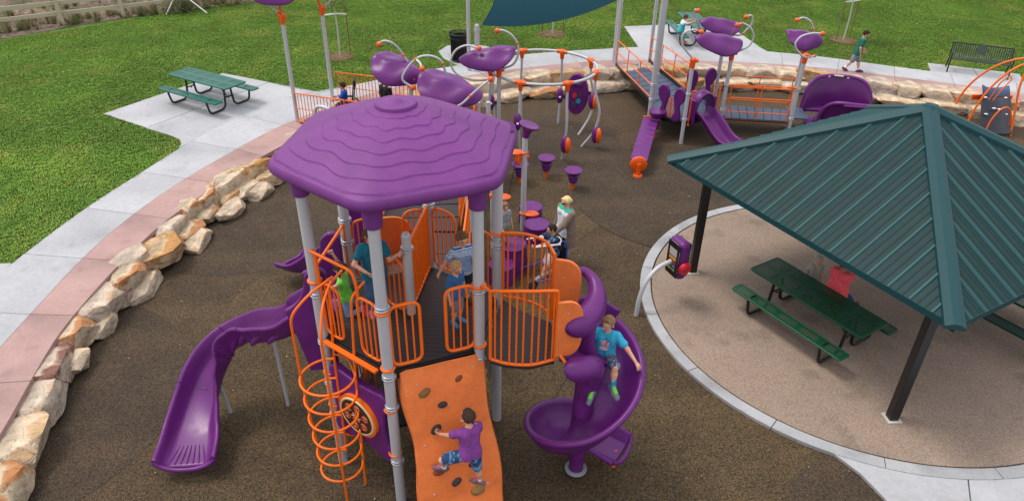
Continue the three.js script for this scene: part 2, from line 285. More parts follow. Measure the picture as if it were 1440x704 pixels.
// boulder retaining wall
const rockTex = (base, stain, amt, dark) => tex(512, 512, (u, v, i, j) => {
  const a = fbm(u * 5, v * 5, 5, 5), b = fbm(u * 14 + 3, v * 5, 4, 0), s = sstep(1 - amt, 1 - amt + .16, fbm(u * 3 + 9, v * 3, 4, 3) * .7 + b * .3 + .12), c = sstep(.47, .5, b) * sstep(.53, .5, b), d = sstep(.62, .7, fbm(u * 4, v * 4 + 7, 4, 4)) * dark;
  const k = .84 + .34 * (a - .5) + .1 * (hash2(i, j) - .5) - .2 * c; let q = [lerp(base[0], stain[0], s), lerp(base[1], stain[1], s), lerp(base[2], stain[2], s)]; q = [lerp(q[0], 74, d), lerp(q[1], 46, d), lerp(q[2], 44, d)];
  return [q[0] * k * 1.1, q[1] * k * 1.1, q[2] * k * 1.1];
});
const rockBump = tex(512, 512, (u, v, i, j) => { const n = (fbm(u * 7, v * 7, 6, 7) * .8 + .2 * Math.abs(fbm(u * 18, v * 6, 3, 0) - .5) * 2) * 255; return [n, n, n]; }, { srgb: false });
const rockM = [rockTex([206, 187, 163], [190, 158, 120], .42, .08), rockTex([198, 170, 134], [180, 132, 80], .55, .15), rockTex([196, 178, 160], [120, 84, 74], .5, 1), rockTex([204, 184, 156], [172, 118, 76], .52, .35), rockTex([196, 180, 162], [180, 150, 122], .4, .1)].map(t => std('#ffffff', { map: rep(t, .8), roughness: .95, bumpMap: rep(rockBump, .9), bumpScale: .05 }));
function rockGeo(L, H, D, flat = 0) {
  let g = mergeVertices(new THREE.IcosahedronGeometry(1, 9).deleteAttribute('normal').deleteAttribute('uv')); const p = g.attributes.position;
  const planes = []; for (let i = 0; i < 13; i++) { const n = V(rr(-1, 1), rr(-.8, .8), rr(-1, 1)).normalize(); planes.push([n, rr(.74, .95)]); }
  planes.push([V(rr(-.12, .12), 1, rr(-.12, .12)).normalize(), rr(.62, .76)], [V(0, -1, 0), .7], [V(rr(-.3, .3), rr(-.2, .2), 1).normalize(), rr(.64, .76)], [V(rr(-.3, .3), rr(-.2, .2), -1).normalize(), .74]);
  const ox = rr(0, 90), oy = rr(0, 90), v = V(0, 0, 0);
  for (let i = 0; i < p.count; i++) {
    v.fromBufferAttribute(p, i); const d = v.clone(); const e = Math.pow(Math.pow(Math.abs(d.x), 6) + Math.pow(Math.abs(d.y), 6) + Math.pow(Math.abs(d.z), 6), -1 / 6); v.multiplyScalar(lerp(1, e, .97));
    for (const [n, k] of planes) { const s = v.dot(n); if (s > k) v.addScaledVector(n, (k - s) * .96); }
    const nz = fbm(v.x * 2.2 + ox, v.y * 2.2 + v.z * 1.7 + oy, 4) - .5, n2 = fbm(v.x * 9 + oy, v.z * 9 + v.y * 7 + ox, 3) - .5; v.multiplyScalar(1 + .13 * nz + .05 * n2);
    p.setXYZ(i, v.x * L * .6, v.y * H * .66, v.z * D * .62);
  }
  g = toCreasedNormals(g, .5); return planarUV(g);
}
{
  const wall = thing('boulder_wall', 'low retaining wall of pale and rust stained sandstone boulders', 'boulder wall');
  const put = (x, y, z, L, H, D, turn, m, tilt = 0) => { const o = part('boulder', rockGeo(L, H, D), m, wall); o.position.set(x, y, z); o.rotation.set(rr(-.07, .07) + tilt, turn, rr(-.09, .09), 'YXZ'); return o; };
  const tang = (x, z) => { let b = 0, d = 1e9; rimS.forEach((q, i) => { const e = (q[0] - x) ** 2 + (q[1] - z) ** 2; if (e < d) { d = e; b = i; } }); const a = rimS[Math.max(0, b - 2)], c = rimS[Math.min(rimS.length - 1, b + 2)]; return Math.atan2(-(c[1] - a[1]), c[0] - a[0]); };
  const left = [[-6.39, .4, -17.56, .61, .35, 0], [-6.68, .4, -16.57, 1.07, .58, 1], [-6.23, .16, -16.46, .74, .45, 1], [-6.99, .4, -15.66, .87, .51, 0], [-6.62, .16, -15.74, .64, .48, 0], [-7.26, .4, -14.93, .68, .46, 3], [-6.9, .16, -15.28, .39, .35, 1], [-7.42, .4, -14.38, .59, .48, 3], [-7.11, .16, -14.59, .53, .49, 3], [-7.54, .4, -13.57, .71, .53, 4], [-7.25, .16, -13.71, .65, .5, 3], [-7.01, .1, -13.53, .64, .36, 0], [-7.34, .36, -12.68, .77, .64, 1], [-7.68, .4, -12.2, .6, .5, 4], [-7.61, .36, -11.74, .77, .57, 3], [-7.4, .1, -11.7, .7, .36, 0], [-7.76, .38, -10.84, .92, .68, 4], [-7.6, .16, -11.25, .31, .38, 2], [-7.81, .38, -9.95, .75, .6, 3], [-7.58, .14, -10.45, .55, .48, 0], [-6.29, .1, -15.84, .56, .28, 0], [-6.67, .1, -14.84, .61, .38, 0], [-6.1, .4, -18.25, .6, .4, 0], [-7.73, .36, -9.15, .8, .66, 2], [-7.52, .16, -9.35, .4, .46, 0], [-7.49, .33, -8.35, .92, .66, 4], [-7.32, .33, -7.48, .85, .72, 0], [-7.1, .3, -6.65, .8, .66, 3], [-7.05, .3, -5.8, .9, .6, 0]];
  for (const [x, y, z, L, d, t] of left) put(x, y > .25 ? y - .06 : y, z, L * 1.3, y > .25 ? .47 : .32, Math.max(.55, d * 1.15), tang(x, z), rockM[t]);
  // the rest of the wall in two courses from behind the tower round to the right
  const path = rimS.map(p => V(p[0], 0, p[1])).filter(p => p.z < -18.2 || p.x > 5).filter(p => p.z < -12 || p.x < 0);
  const cum = [0]; for (let i = 1; i < path.length; i++) cum.push(cum[i - 1] + path[i].distanceTo(path[i - 1]));
  const atL = s => { let i = 1; while (i < cum.length - 1 && cum[i] < s) i++; const t = (s - cum[i - 1]) / (cum[i] - cum[i - 1]); const p = path[i - 1].clone().lerp(path[i], t), d = path[i].clone().sub(path[i - 1]).normalize(); return [p, d]; };
  for (const [y, H, off, lo, hi] of [[.13, .36, .62, .8, 1.5], [.41, .46, .2, .75, 1.35]]) {
    let s = .2; while (s < cum[cum.length - 1] - .8) {
      const L = rr(lo, hi), [p, d] = atL(s + L / 2), inw = V(-d.z, 0, d.x); // toward the play area
      const h = rnd(); put(p.x + inw.x * (off + rr(-.06, .06)), y + rr(-.03, .03), p.z + inw.z * (off + rr(-.06, .06)), L * 1.06, H * rr(.92, 1.12), rr(.6, .85), Math.atan2(-d.z, d.x), rockM[h < .56 ? 0 : h < .63 ? 1 : h < .66 ? 2 : h < .78 ? 3 : 4]);
      s += L;
    }
  }
}
// lawn blades near enough to show, as one mass
{
  const inside = (x, z, poly) => { let c = false; for (let i = 0, j = poly.length - 1; i < poly.length; j = i++) { const [xi, zi] = poly[i], [xj, zj] = poly[j]; if ((zi > z) !== (zj > z) && x < (xj - xi) * (z - zi) / (zj - zi) + xi) c = !c; } return c; };
  const noGrass = [[-10.0, 8], [-10.02, -8], [-16, -8.2], [-16, -11.5], [-9.84, -11.81], [-9.53, -14.12], [-9.1, -15.8], [-8.83, -16.8], [-8.8, -17.5], [-9, -17.9], [-9.3, -18.1], [-11.88, -19.6], [-9.7, -23.34], [-8.4, -22.76], [-7.1, -22], [-6, -21.64], [-4.9, -22.6], [-3.6, -23.65], [-2.1, -24.5], [-2.6, -25.3], [-2.86, -26.1], [-2.6, -26.84], [-1.87, -27.12], [-1.05, -26.9], [-.55, -26.4], [-.08, -25.78], [1.6, -26.35], [3, -26.7], [4.58, -27.08], [4.4, -29.96], [8.47, -30.64], [9, -29.3], [9.2, -28.1], [9.3, -27.3], [9.45, -26.8], [11.5, -26.14], [13, -25.45], [14.48, -24.78], [14.84, -25.75], [17.58, -24.66], [17.2, -23.6], [19.2, -22.25], [21, -20.4], [21, 8]];
  const blade = new THREE.BufferGeometry(), pos = [], nr = []; seed = 99;
  for (let i = 0; i < 6; i++) { const a = rr(0, 6.28), x = rr(-.05, .05), z = rr(-.05, .05), h = rr(.016, .036), w = .007, lx = rr(-.03, .03), lz = rr(-.03, .03), c = Math.cos(a) * w, s = Math.sin(a) * w; pos.push(x - c, 0, z - s, x + c, 0, z + s, x + lx, h, z + lz); for (let k = 0; k < 3; k++) nr.push(lx * 4, 1, lz * 4); }
  blade.setAttribute('position', new THREE.Float32BufferAttribute(pos, 3)); blade.setAttribute('normal', new THREE.Float32BufferAttribute(nr, 3));
  const N = 330000, im = new THREE.InstancedMesh(blade, std('#ffffff', { roughness: .9, side: THREE.DoubleSide }), N), m4 = new THREE.Matrix4(), q = new THREE.Quaternion(), col = new THREE.Color();
  let n = 0, tries = 0; while (n < N && tries < N * 4) {
    tries++; const z = -8 - 32 * Math.pow(rnd(), .8), x = rr(-27, 25); if (Math.abs(x - 1) > 9 + .62 * -z) continue; if (inside(x, z, noGrass)) continue; if (x < -8 && z < -25.6 - .95 * (x + 20)) continue;
    const f = fbm(x * .5 + 40, z * .5 + 60, 4), g = fbm(x * 1.7 + 9, z * .8, 3), dry = sstep(.56, .72, fbm(x * .8 + 3, z * .9 + 11, 4)), s = .7 + .6 * rnd();
    q.setFromAxisAngle(V(0, 1, 0), rnd() * 6.28); m4.compose(V(x, U, z), q, V(s * 1.15, s, s * 1.15)); im.setMatrixAt(n, m4);
    const k = (.72 + .6 * (f - .2) + .3 * (g - .5)) * rr(.86, 1.14); col.setRGB((.165 + .1 * dry) * k, (.305 + .05 * dry) * k, (.034 + .02 * dry) * k); im.setColorAt(n, col); n++;
  }
  im.count = n; im.name = 'grass'; im.receiveShadow = true; im.castShadow = true; tag(im, 'short green lawn grass blades around the pavement', 'grass', null, 'stuff'); scene.add(im);
}
{ // fallen leaves and twigs on the floor and the rubber
  seed = 321; const g = new THREE.BufferGeometry(); g.setAttribute('position', new THREE.Float32BufferAttribute([0, 0, -.022, .012, .004, 0, -.012, .006, 0, 0, .002, .024], 3)); g.setIndex([0, 2, 1, 1, 2, 3]); g.computeVertexNormals();
  const im = new THREE.InstancedMesh(g, std('#ffffff', { roughness: 1, side: THREE.DoubleSide }), 420), m4 = new THREE.Matrix4(), q = new THREE.Quaternion(), col = new THREE.Color(); let n = 0;
  while (n < 420) { let x, z, y; if (n < 150) { const a = rr(0, 6.28), r = 4 * Math.sqrt(rnd()); x = PC[0] + r * Math.cos(a); z = PC[1] + r * Math.sin(a); y = .064; } else { x = rr(-7, 12); z = rr(-21, -4); y = .016; if (Math.hypot(x - PC[0], z - PC[1]) < 4.45) continue; } const s = rr(.5, 1.3); m4.compose(V(x, y, z), q.setFromAxisAngle(V(0, 1, 0), rnd() * 6.28), V(s, s, s)); im.setMatrixAt(n, m4); const t = rnd(); col.setRGB(lerp(.1, .42, t), lerp(.07, .33, t), lerp(.04, .16, t)); im.setColorAt(n, col); n++; }
  im.name = 'leaf_litter'; im.receiveShadow = im.castShadow = true; tag(im, 'scattered dry leaves on the shelter floor and rubber', 'leaf litter', null, 'stuff'); scene.add(im);
}

// ---------------------------------------------------------------- the tall play tower
const HC = [-1.37, -7.93];
const hex = { A: [-2.48, -7.46], B: [-1.51, -6.75], C: [-.40, -7.21], d: [-.20, -8.38], b: [-1.22, -9.12], c: [-2.33, -8.65] };
const DY = 2.45;
const rotFor = (e) => Math.atan2(-e[1], e[0]);
// guard panel: rounded pipe loop with upright bars, every bar a piece of its own
function guard(parent, p0, p1, y0, y1, n, { round = .12, r = .019, rb = .012, arch = 0, name = 'guard_panel', m = M.orange, end = true } = {}) {
  const q = (t, y) => V(lerp(p0[0], p1[0], t), y, lerp(p0[1], p1[1], t));
  const top = t => y1 + arch * Math.sin(Math.PI * t);
  const loop = [q(0, y0)]; if (arch) for (let k = 0; k <= 8; k++) loop.push(q(k / 8, top(k / 8))); else loop.push(q(0, y1), q(1, y1)); loop.push(q(1, y0));
  const g = part(name, pipe(roundPath(loop, round, true), r, 8, true), m, parent);
  for (let i = 1; i <= n; i++) { const t = i / (n + 1); part('bar', bar(q(t, y0), q(t, top(t)), rb, 7), m, g); }
  return g;
}
function clampRing(parent, x, y, z, r, m = M.silverClamp) { const t = new THREE.TorusGeometry(r + .006, .013, 7, 18); t.rotateX(Math.PI / 2); const t2 = t.clone(); t.translate(x, y + .022, z); t2.translate(x, y - .022, z); return part('clamp', [t, t2, cyl(r + .009, r + .009, .05, x, y - .025, z, 18), box(.03, .055, .05, x + r + .012, y, z, .008), ball(.012, x + r * .7, y, z + r * .75, 1, 1, 1, 8)], m, parent); }
function postPart(parent, x, z, y0, y1, r, clamps, m = M.silver, name = 'post') {
  const p = part(name, [cyl(r, r, y1 - y0, x, y0, z, 22)], m, parent);
  for (const y of clamps) clampRing(p, x, y, z, r);
  return p;
}
const tower = thing('play_tower', 'tall six sided play tower with wavy purple roof and orange guard rails', 'play tower');
{
  const cl = { A: [1.62, 2.33, 1.0, 3.1], B: [2.36, 1.85, .85, 3.42], C: [2.3, 2.05, 3.38, 1.9], d: [3.3, 2.2, 1.7, 3.45], b: [3.5, 2.3], c: [3.5, 3.15, 2.3] };
  for (const k in hex) postPart(tower, ...hex[k], 0, 4.95, .07, cl[k]);
  // centre post with domed cap
  const cp = part('centre_post', [cyl(.062, .062, 3.68, HC[0], 0, HC[1], 22), ball(.062, HC[0], 3.68, HC[1], 1, 1.05, 1, 20)], M.silver, tower); clampRing(cp, HC[0], 3.5, HC[1], .062);
  // roof
  const a0 = Math.atan2(hex.B[1] - HC[1], hex.B[0] - HC[0]), Rc = 1.535, NA = 288, NT = 330, pos = [], idx = [], uv = [];
  const hexR = th => { let d = ((th - a0) / (Math.PI / 3) % 1 + 1) % 1; d = (d - .5) * Math.PI / 3; const fl = Math.cos(Math.PI / 6) / Math.cos(d); const e = Math.abs(d) / (Math.PI / 6); return Rc * lerp(fl, fl * (1 - .035 * Math.pow(e, 8)), 1); };
  const prof = [];
  for (let i = 0; i <= NT; i++) prof.push(['s', i / NT]);
  const lip = [[.012, -.012], [.03, -.035], [.036, -.07], [.028, -.105], [.004, -.13], [-.03, -.135], [-.05, -.11], [-.06, -.06], [-.25, 0], [-.7, .16], [-1.2, .34]];
  const yOf = t => 5.53 - .53 * (.62 * t + .38 * t * t) - .02 * sstep(0, .12, t);
  for (let i = 0; i < NT + 1 + lip.length; i++) for (let j = 0; j <= NA; j++) {
    const th = j / NA * Math.PI * 2, R = hexR(th); let r, y;
    if (i <= NT) {
      const t = i / NT; r = lerp(.9, 1, sstep(0, .5, t)) * R * t; const soft = lerp(Rc * .93, R, sstep(.15, 1, t)); r = soft * t;
      const wave = (.10 * Math.sin(th * 13 + t * 5) + .07 * Math.sin(th * 8 - t * 7 + 1)) * sstep(.12, .4, t);
      const ph = t * 8.2 + wave, fr = ph - Math.floor(ph), stepK = sstep(.1, .2, t) * sstep(.985, .95, t);
      y = yOf(t) + stepK * .012 * (fr < .94 ? fr / .94 : 1 - (fr - .94) / .06);
    } else { const l = lip[i - NT - 1]; r = R + l[0] * (R / Rc); y = yOf(1) + l[1]; if (r < .1) r = .1; }
    pos.push(HC[0] + Math.cos(th) * r, y, HC[1] + Math.sin(th) * r); uv.push(Math.cos(th) * r, Math.sin(th) * r);
  }
  const rows = NT + 1 + lip.length; for (let i = 0; i < rows - 1; i++) for (let j = 0; j < NA; j++) { const a = i * (NA + 1) + j, b = a + NA + 1; idx.push(a, a + 1, b, b, a + 1, b + 1); }
  let g = new THREE.BufferGeometry(); g.setAttribute('position', new THREE.Float32BufferAttribute(pos, 3)); g.setAttribute('uv', new THREE.Float32BufferAttribute(uv, 2)); g.setIndex(idx); g.computeVertexNormals();
  const roof = part('roof', g, M.purpleRoof, tower);
  part('finial', lathe([[.25, -.03], [.242, .012], [.23, .024], [.215, .028], [.2, .024], [.13, .03], [.12, .036], [.085, .042], [.075, .052], [.05, .062], [.02, .066], [0, .067]], HC[0], 5.468, HC[1], 40), M.purpleRoof, roof);
  for (const k in hex) { const [x, z] = hex[k]; const ux = HC[0] - x, uz = HC[1] - z; part('roof_collar', [lathe([[0, 0], [.1, 0], [.105, .01], [.107, .1], [.112, .11], [.118, .25], [.14, .36], [.19, .46], [.22, .5]], x, 4.52, z, 28)], M.purpleRoof, roof); }
  // decks
  const H = ['A', 'B', 'C', 'd', 'b', 'c'].map(k => hex[k]);
  const deckShrunk = H.map(p => [lerp(HC[0], p[0], .985), lerp(HC[1], p[1], .985)]);
  part('deck', planarUV(slabGeo(deckShrunk, DY - .045, DY, .004)), M.darkDeck, tower);
  H.forEach((p, i) => { const q = H[(i + 1) % 6], dx = q[0] - p[0], dz = q[1] - p[1], L = Math.hypot(dx, dz); const o = part('deck_edge', box(L - .13, .13, .03, 0, 0, 0, .006), M.blackMetal, tower); o.position.set((p[0] + q[0]) / 2, DY - .09, (p[1] + q[1]) / 2); o.rotation.y = rotFor([dx, dz]); });
  const P = (k, l, t) => [lerp(hex[k][0], hex[l][0], t), lerp(hex[k][1], hex[l][1], t)];
  // side A-B, where the ring ladder arrives: two narrow panels under one sloping handrail
  guard(tower, P('A', 'B', .09), P('A', 'B', .36), DY + .08, 3.33, 3); guard(tower, P('B', 'A', .07), P('B', 'A', .36), DY + .08, 3.4, 3);
  { const a = P('A', 'B', .02), b = P('A', 'B', .62), c = P('A', 'B', .66); part('handrail', pipe(roundPath([[a[0] - .05, 3.78, a[1] + .02], [b[0], 3.74, b[1]], [c[0], 3.55, c[1]], [c[0], 3.4, c[1]]], .12), .021), M.orange, tower); part('rail_bracket', pipe([[a[0] + .05, 3.78, a[1] + .05], [a[0] + .06, 3.3, a[1] + .06]], .024), M.orange, tower); }
  part('toe_board', (() => { const a = P('A', 'B', .1), b = P('A', 'B', .9), g = box(Math.hypot(b[0] - a[0], b[1] - a[1]), .035, .07, 0, 0, 0, .006); g.rotateY(rotFor([b[0] - a[0], b[1] - a[1]])); g.translate((a[0] + b[0]) / 2 - .05, DY - .03, (a[1] + b[1]) / 2 + .06); return g; })(), M.orange, tower);
  // side B-C above the climbing wall
  guard(tower, P('B', 'C', .06), P('B', 'C', .37), DY + .05, 3.4, 3, { r: .022 }); guard(tower, P('C', 'B', .05), P('C', 'B', .36), DY + .06, 3.47, 3, { r: .022 });
  for (const [k, y] of [['B', 3.36], ['B', 2.5], ['C', 3.44], ['C', 2.52], ['A', 3.3], ['d', 3.5]]) { const t = new THREE.TorusGeometry(.079, .019, 7, 20); t.rotateX(Math.PI / 2); t.translate(hex[k][0], y, hex[k][1]); part('rail_band', [t, ball(.024, hex[k][0] + .02, y, hex[k][1] + .075, 1, 1, 1, 8)], M.orange, tower); }
  // side C-d: short curved bridge deck to the spiral slide
  const E1 = [.56, -6.99], E2 = [.55, -7.78];
  part('slide_deck', planarUV(slabGeo([[-.33, -7.14], [-.25, -6.97], [-.05, -6.89], [.25, -6.87], E1, E2, [.1, -8.05], [-.13, -8.3]], DY - .05, DY - .006, .004)), M.darkDeck, tower);
  const arcGuard = (pts, y0, y1, n, bow) => {
    const S = spline(pts.map(p => [p[0], 0, p[1]]), 40), top = t => y1 + bow * Math.sin(Math.PI * t * .85 + .2);
    const up = S.map((p, i) => V(p.x, top(i / 40), p.z)), dn = S.map(p => V(p.x, y0, p.z)).reverse();
    const loop = roundPath([dn[40], up[0]], .01).concat(up.slice(1), dn.slice(0, 40)); const o = part('guard_panel', pipe(loop, .021, 8, true), M.orange, tower);
    for (let i = 0; i < n; i++) { const t = (i + .6) / n, k = Math.round(t * 40); part('bar', bar(dn[40 - k], up[k], .0125, 7), M.orange, o); } return o;
  };
  arcGuard([[-.25, -6.98], [-.05, -6.9], [.25, -6.88], E1], DY + .02, 3.5, 9, .1); part('guard_rail', bar([hex.C[0], 3.46, hex.C[1]], [-.25, 3.52, -6.98], .02), M.orange, tower);
  arcGuard([[-.12, -8.3], [.2, -8.2], [.45, -8.02], E2], DY + .05, 3.52, 9, .06);
  const plate = (x0, z0, x1, z1, y0, y1, flip) => {
    const L = Math.hypot(x1 - x0, z1 - z0), s = new THREE.Shape(); s.moveTo(0, 0); s.lineTo(L * .45, 0); s.quadraticCurveTo(L, 0, L, (y1 - y0) * .45); s.lineTo(L, (y1 - y0) * .6); s.quadraticCurveTo(L, y1 - y0, L * .35, y1 - y0); s.lineTo(0, y1 - y0); s.lineTo(0, 0);
    const e = new THREE.ExtrudeGeometry(s, { depth: .02, bevelEnabled: true, bevelThickness: .012, bevelSize: .012, bevelSegments: 2, curveSegments: 14 }); e.translate(0, y0, -.01); e.rotateY(rotFor([x1 - x0, z1 - z0])); e.translate(x0, 0, z0); return planarUV(e);
  };
  const f1 = part('entry_plate', plate(.57, -6.98, .88, -7.04, 2.54, 3.36), M.orangePlastic, tower), f2 = part('entry_plate', plate(.56, -7.79, .9, -7.72, 2.7, 3.46), M.orangePlastic, tower);
  for (const [x, y, z, o] of [[.68, 3.2, -7.77, f2], [.8, 3.05, -7.74, f2], [.7, 3.2, -7.01, f1]]) part('bolt', ball(.012, x, y, z + .03, 1, 1, .5, 8), M.silverClamp, o);
  part('guard_rail', bar([.62, 2.56, -6.98], [.76, 2.42, -6.86], .022), M.orange, tower);
  // side d-b and b-c, inner divider to the centre post
  guard(tower, P('d', 'b', .06), P('d', 'b', .36), DY + .05, 3.42, 3, { round: .16 }); guard(tower, P('b', 'd', .06), P('b', 'd', .4), DY + .05, 3.5, 4, { round: .16 });
  guard(tower, P('c', 'b', .07), P('c', 'b', .36), DY + .05, 3.45, 3, { round: .14 }); guard(tower, P('b', 'c', .06), P('b', 'c', .32), DY + .05, 3.45, 3, { round: .14 });
  guard(tower, [lerp(HC[0], hex.b[0], .1), lerp(HC[1], hex.b[1], .1)], [lerp(HC[0], hex.b[0], .93), lerp(HC[1], hex.b[1], .93)], DY + .04, 3.52, 9, { round: .03, rb: .015 });
  { const f = [HC[0] - .06, HC[1] + .02], t = [-1.75, -8.15]; guard(tower, f, t, DY + .04, 3.28, 3, { round: .14 }); }
  part('inner_wall', plate(-2.05, -9.0, -1.5, -9.18, 2.5, 3.3), M.orangePlastic, tower);
  // side c-A: safety bar over the curved slide
  { const a = P('c', 'A', .05), b = P('c', 'A', .95); part('safety_bar', pipe(roundPath([[a[0], 2.6, a[1]], [a[0], 3.45, a[1]], [b[0], 3.45, b[1]], [b[0], 2.6, b[1]]], .06), .021), M.orange, tower); }
  // below the deck: arched bars seen past the ladder, lower deck and its rail
  { const S = []; for (let k = 0; k <= 8; k++) { const t = k / 8, p = P('c', 'A', .15 + .7 * t); part('arched_bar', pipe(spline([[p[0] + .5, .6, p[1]], [p[0] + .35, 1.3, p[1]], [p[0] + .32, 1.7, p[1] + .02], [p[0] + .4, 1.9, p[1] + .05], [p[0] + .55, 1.95, p[1] + .1]], 12), .012, 6), M.orange, tower); } }
  part('lower_deck', planarUV(slabGeo(H.map(p => [lerp(HC[0], p[0], .8), lerp(HC[1], p[1], .8) - .05]), 1.16, 1.22, .004)), M.darkDeck, tower);
  guard(tower, [-1.95, -7.35], [-1.05, -7.1], 1.5, 2.18, 6, { rb: .014 });
}
// ---------------------------------------------------------------- spinner panel under the deck
{
  const e = [.807, .59], mid = [(hex.A[0] + hex.B[0]) / 2, (hex.A[1] + hex.B[1]) / 2];
  const t = thing('spinner_panel', 'purple play panel with a round orange spinner below the tower deck', 'play panel', [mid[0], .2, mid[1]], rotFor(e)); t.scale.y = .92;
  const s = new THREE.Shape(); s.moveTo(-.53, .75); s.quadraticCurveTo(-.56, .9, -.5, 1.0); s.lineTo(-.46, 1.1); s.lineTo(-.5, 1.35); s.lineTo(-.52, 1.85); s.quadraticCurveTo(-.5, 1.98, -.4, 1.95); s.quadraticCurveTo(0, 1.84, .36, 1.9); s.quadraticCurveTo(.52, 1.94, .53, 1.8); s.lineTo(.46, 1.6); s.lineTo(.42, 1.3); s.lineTo(.46, 1.0); s.quadraticCurveTo(.56, .86, .5, .7); s.quadraticCurveTo(.42, .62, .3, .7); s.quadraticCurveTo(0, .8, -.3, .7); s.quadraticCurveTo(-.48, .62, -.53, .75);
  const g = new THREE.ExtrudeGeometry(s, { depth: .06, bevelEnabled: true, bevelThickness: .03, bevelSize: .03, bevelSegments: 4, curveSegments: 10 }); g.translate(0, -.02, -.04);
  const p = part('panel', planarUV(toCreasedNormals(g, .7)), M.purple, t);
  const disc = (r, z, d) => { const c = new THREE.CylinderGeometry(r, r, d, 48); c.rotateX(Math.PI / 2); c.translate(0, 1.28, z); return c; };
  const D = part('spinner', disc(.36, .075, .05), M.orange, t); const cream = part('ring', (() => { const r = new THREE.TorusGeometry(.305, .02, 8, 48); r.translate(0, 1.28, .1); return r; })(), std('#cdb98a'), D);
  part('face', disc(.29, .085, .06), std('#3a2420', { roughness: .5 }), D);
  for (let k = 0; k < 6; k++) { const a = k / 6 * 6.283 + .3, cx = .185 * Math.cos(a), cy = 1.28 + .185 * Math.sin(a), sp = []; for (let q = 0; q <= 26; q++) { const w = q / 26 * 10 + k, rr2 = .012 + .052 * q / 26; sp.push(V(cx + rr2 * Math.cos(w), cy + rr2 * Math.sin(w), .118)); } part('swirl', pipe(sp, .0095, 6), std('#c9683f'), D); }
  const st = []; for (let k = 0; k < 8; k++) { const a = k / 8 * 6.283; st.push(bar([.02 * Math.cos(a), 1.28 + .02 * Math.sin(a), .118], [.085 * Math.cos(a), 1.28 + .085 * Math.sin(a), .118], .011, 6)); } part('star', st, std('#c9784f'), D);
  part('upright', bar([-.42, .72, .02], [-.42, 1.9, .02], .014), M.orange, t); part('upright', bar([.43, .75, .02], [.43, 1.85, .02], .014), M.orange, t);
  for (const [x, y] of [[-.58, 1.1], [-.58, 1.75], [.58, .85], [.58, 1.72]]) { const c = new THREE.TorusGeometry(.08, .016, 7, 18); c.rotateX(Math.PI / 2); c.translate(x + .0, y, 0); part('mount', c, M.orange, t); }
}
// ---------------------------------------------------------------- ring ladder
{
  const c = [-2.34, -6.95], R = .35, RL = y => lerp(.285, .35, clamp((y - .45) / 1.7, 0, 1)), t = thing('ring_ladder', 'orange climbing ladder of stacked open rings beside the tower', 'ladder', [c[0], 0, c[1]]);
  const gap = Math.atan2(-.8, .6), ang = [gap + .62, gap - .62, gap + 2.2, gap - 2.2], pt = (a, y, k = 1) => V(RL(y) * k * Math.cos(a), y, RL(y) * k * Math.sin(a));
  const levels = [.5, .83, 1.16, 1.49, 1.82, 2.15];
  levels.forEach((y, i) => { const pts = []; for (let k = 0; k <= 40; k++) { const a = lerp(gap + .62, gap + 2 * Math.PI - .62, k / 40); pts.push(pt(a, y)); } part('ring', pipe(pts, .0165, 8), M.orange, t); });
  for (let k = 0; k < 4; k++) { const a = ang[k];
    const top = k < 2 ? [[R * Math.cos(a), 2.2, R * Math.sin(a)], [R * Math.cos(a) + .05, 3.3, R * Math.sin(a) - .06], [R * Math.cos(a) + .2, 3.42, R * Math.sin(a) - .22]] : [[R * Math.cos(a), 2.0, R * Math.sin(a)], [R * Math.cos(a), 3.1, R * Math.sin(a)], [.5 * R * Math.cos(a) + .05, 3.36, .5 * R * Math.sin(a) - .08], [.12, 3.42, k === 2 ? -.32 : -.42]];
    part('upright', pipe(roundPath([[.28 * Math.cos(a), k === 0 || k === 2 ? -.05 : .48, .28 * Math.sin(a)]].concat(top), .14), .018), M.orange, t); }
  const zz = []; for (let k = 0; k < 5; k++) { const y = .6 + k * .36, s = k % 2 ? 1 : -1; part('step_bar', pipe(roundPath([pt(gap + .62, y), V(.42 * Math.cos(gap) + .05 * s, y + .12, .42 * Math.sin(gap)), pt(gap - .62, y + .2)], .06), .013), M.orange, t); }
}
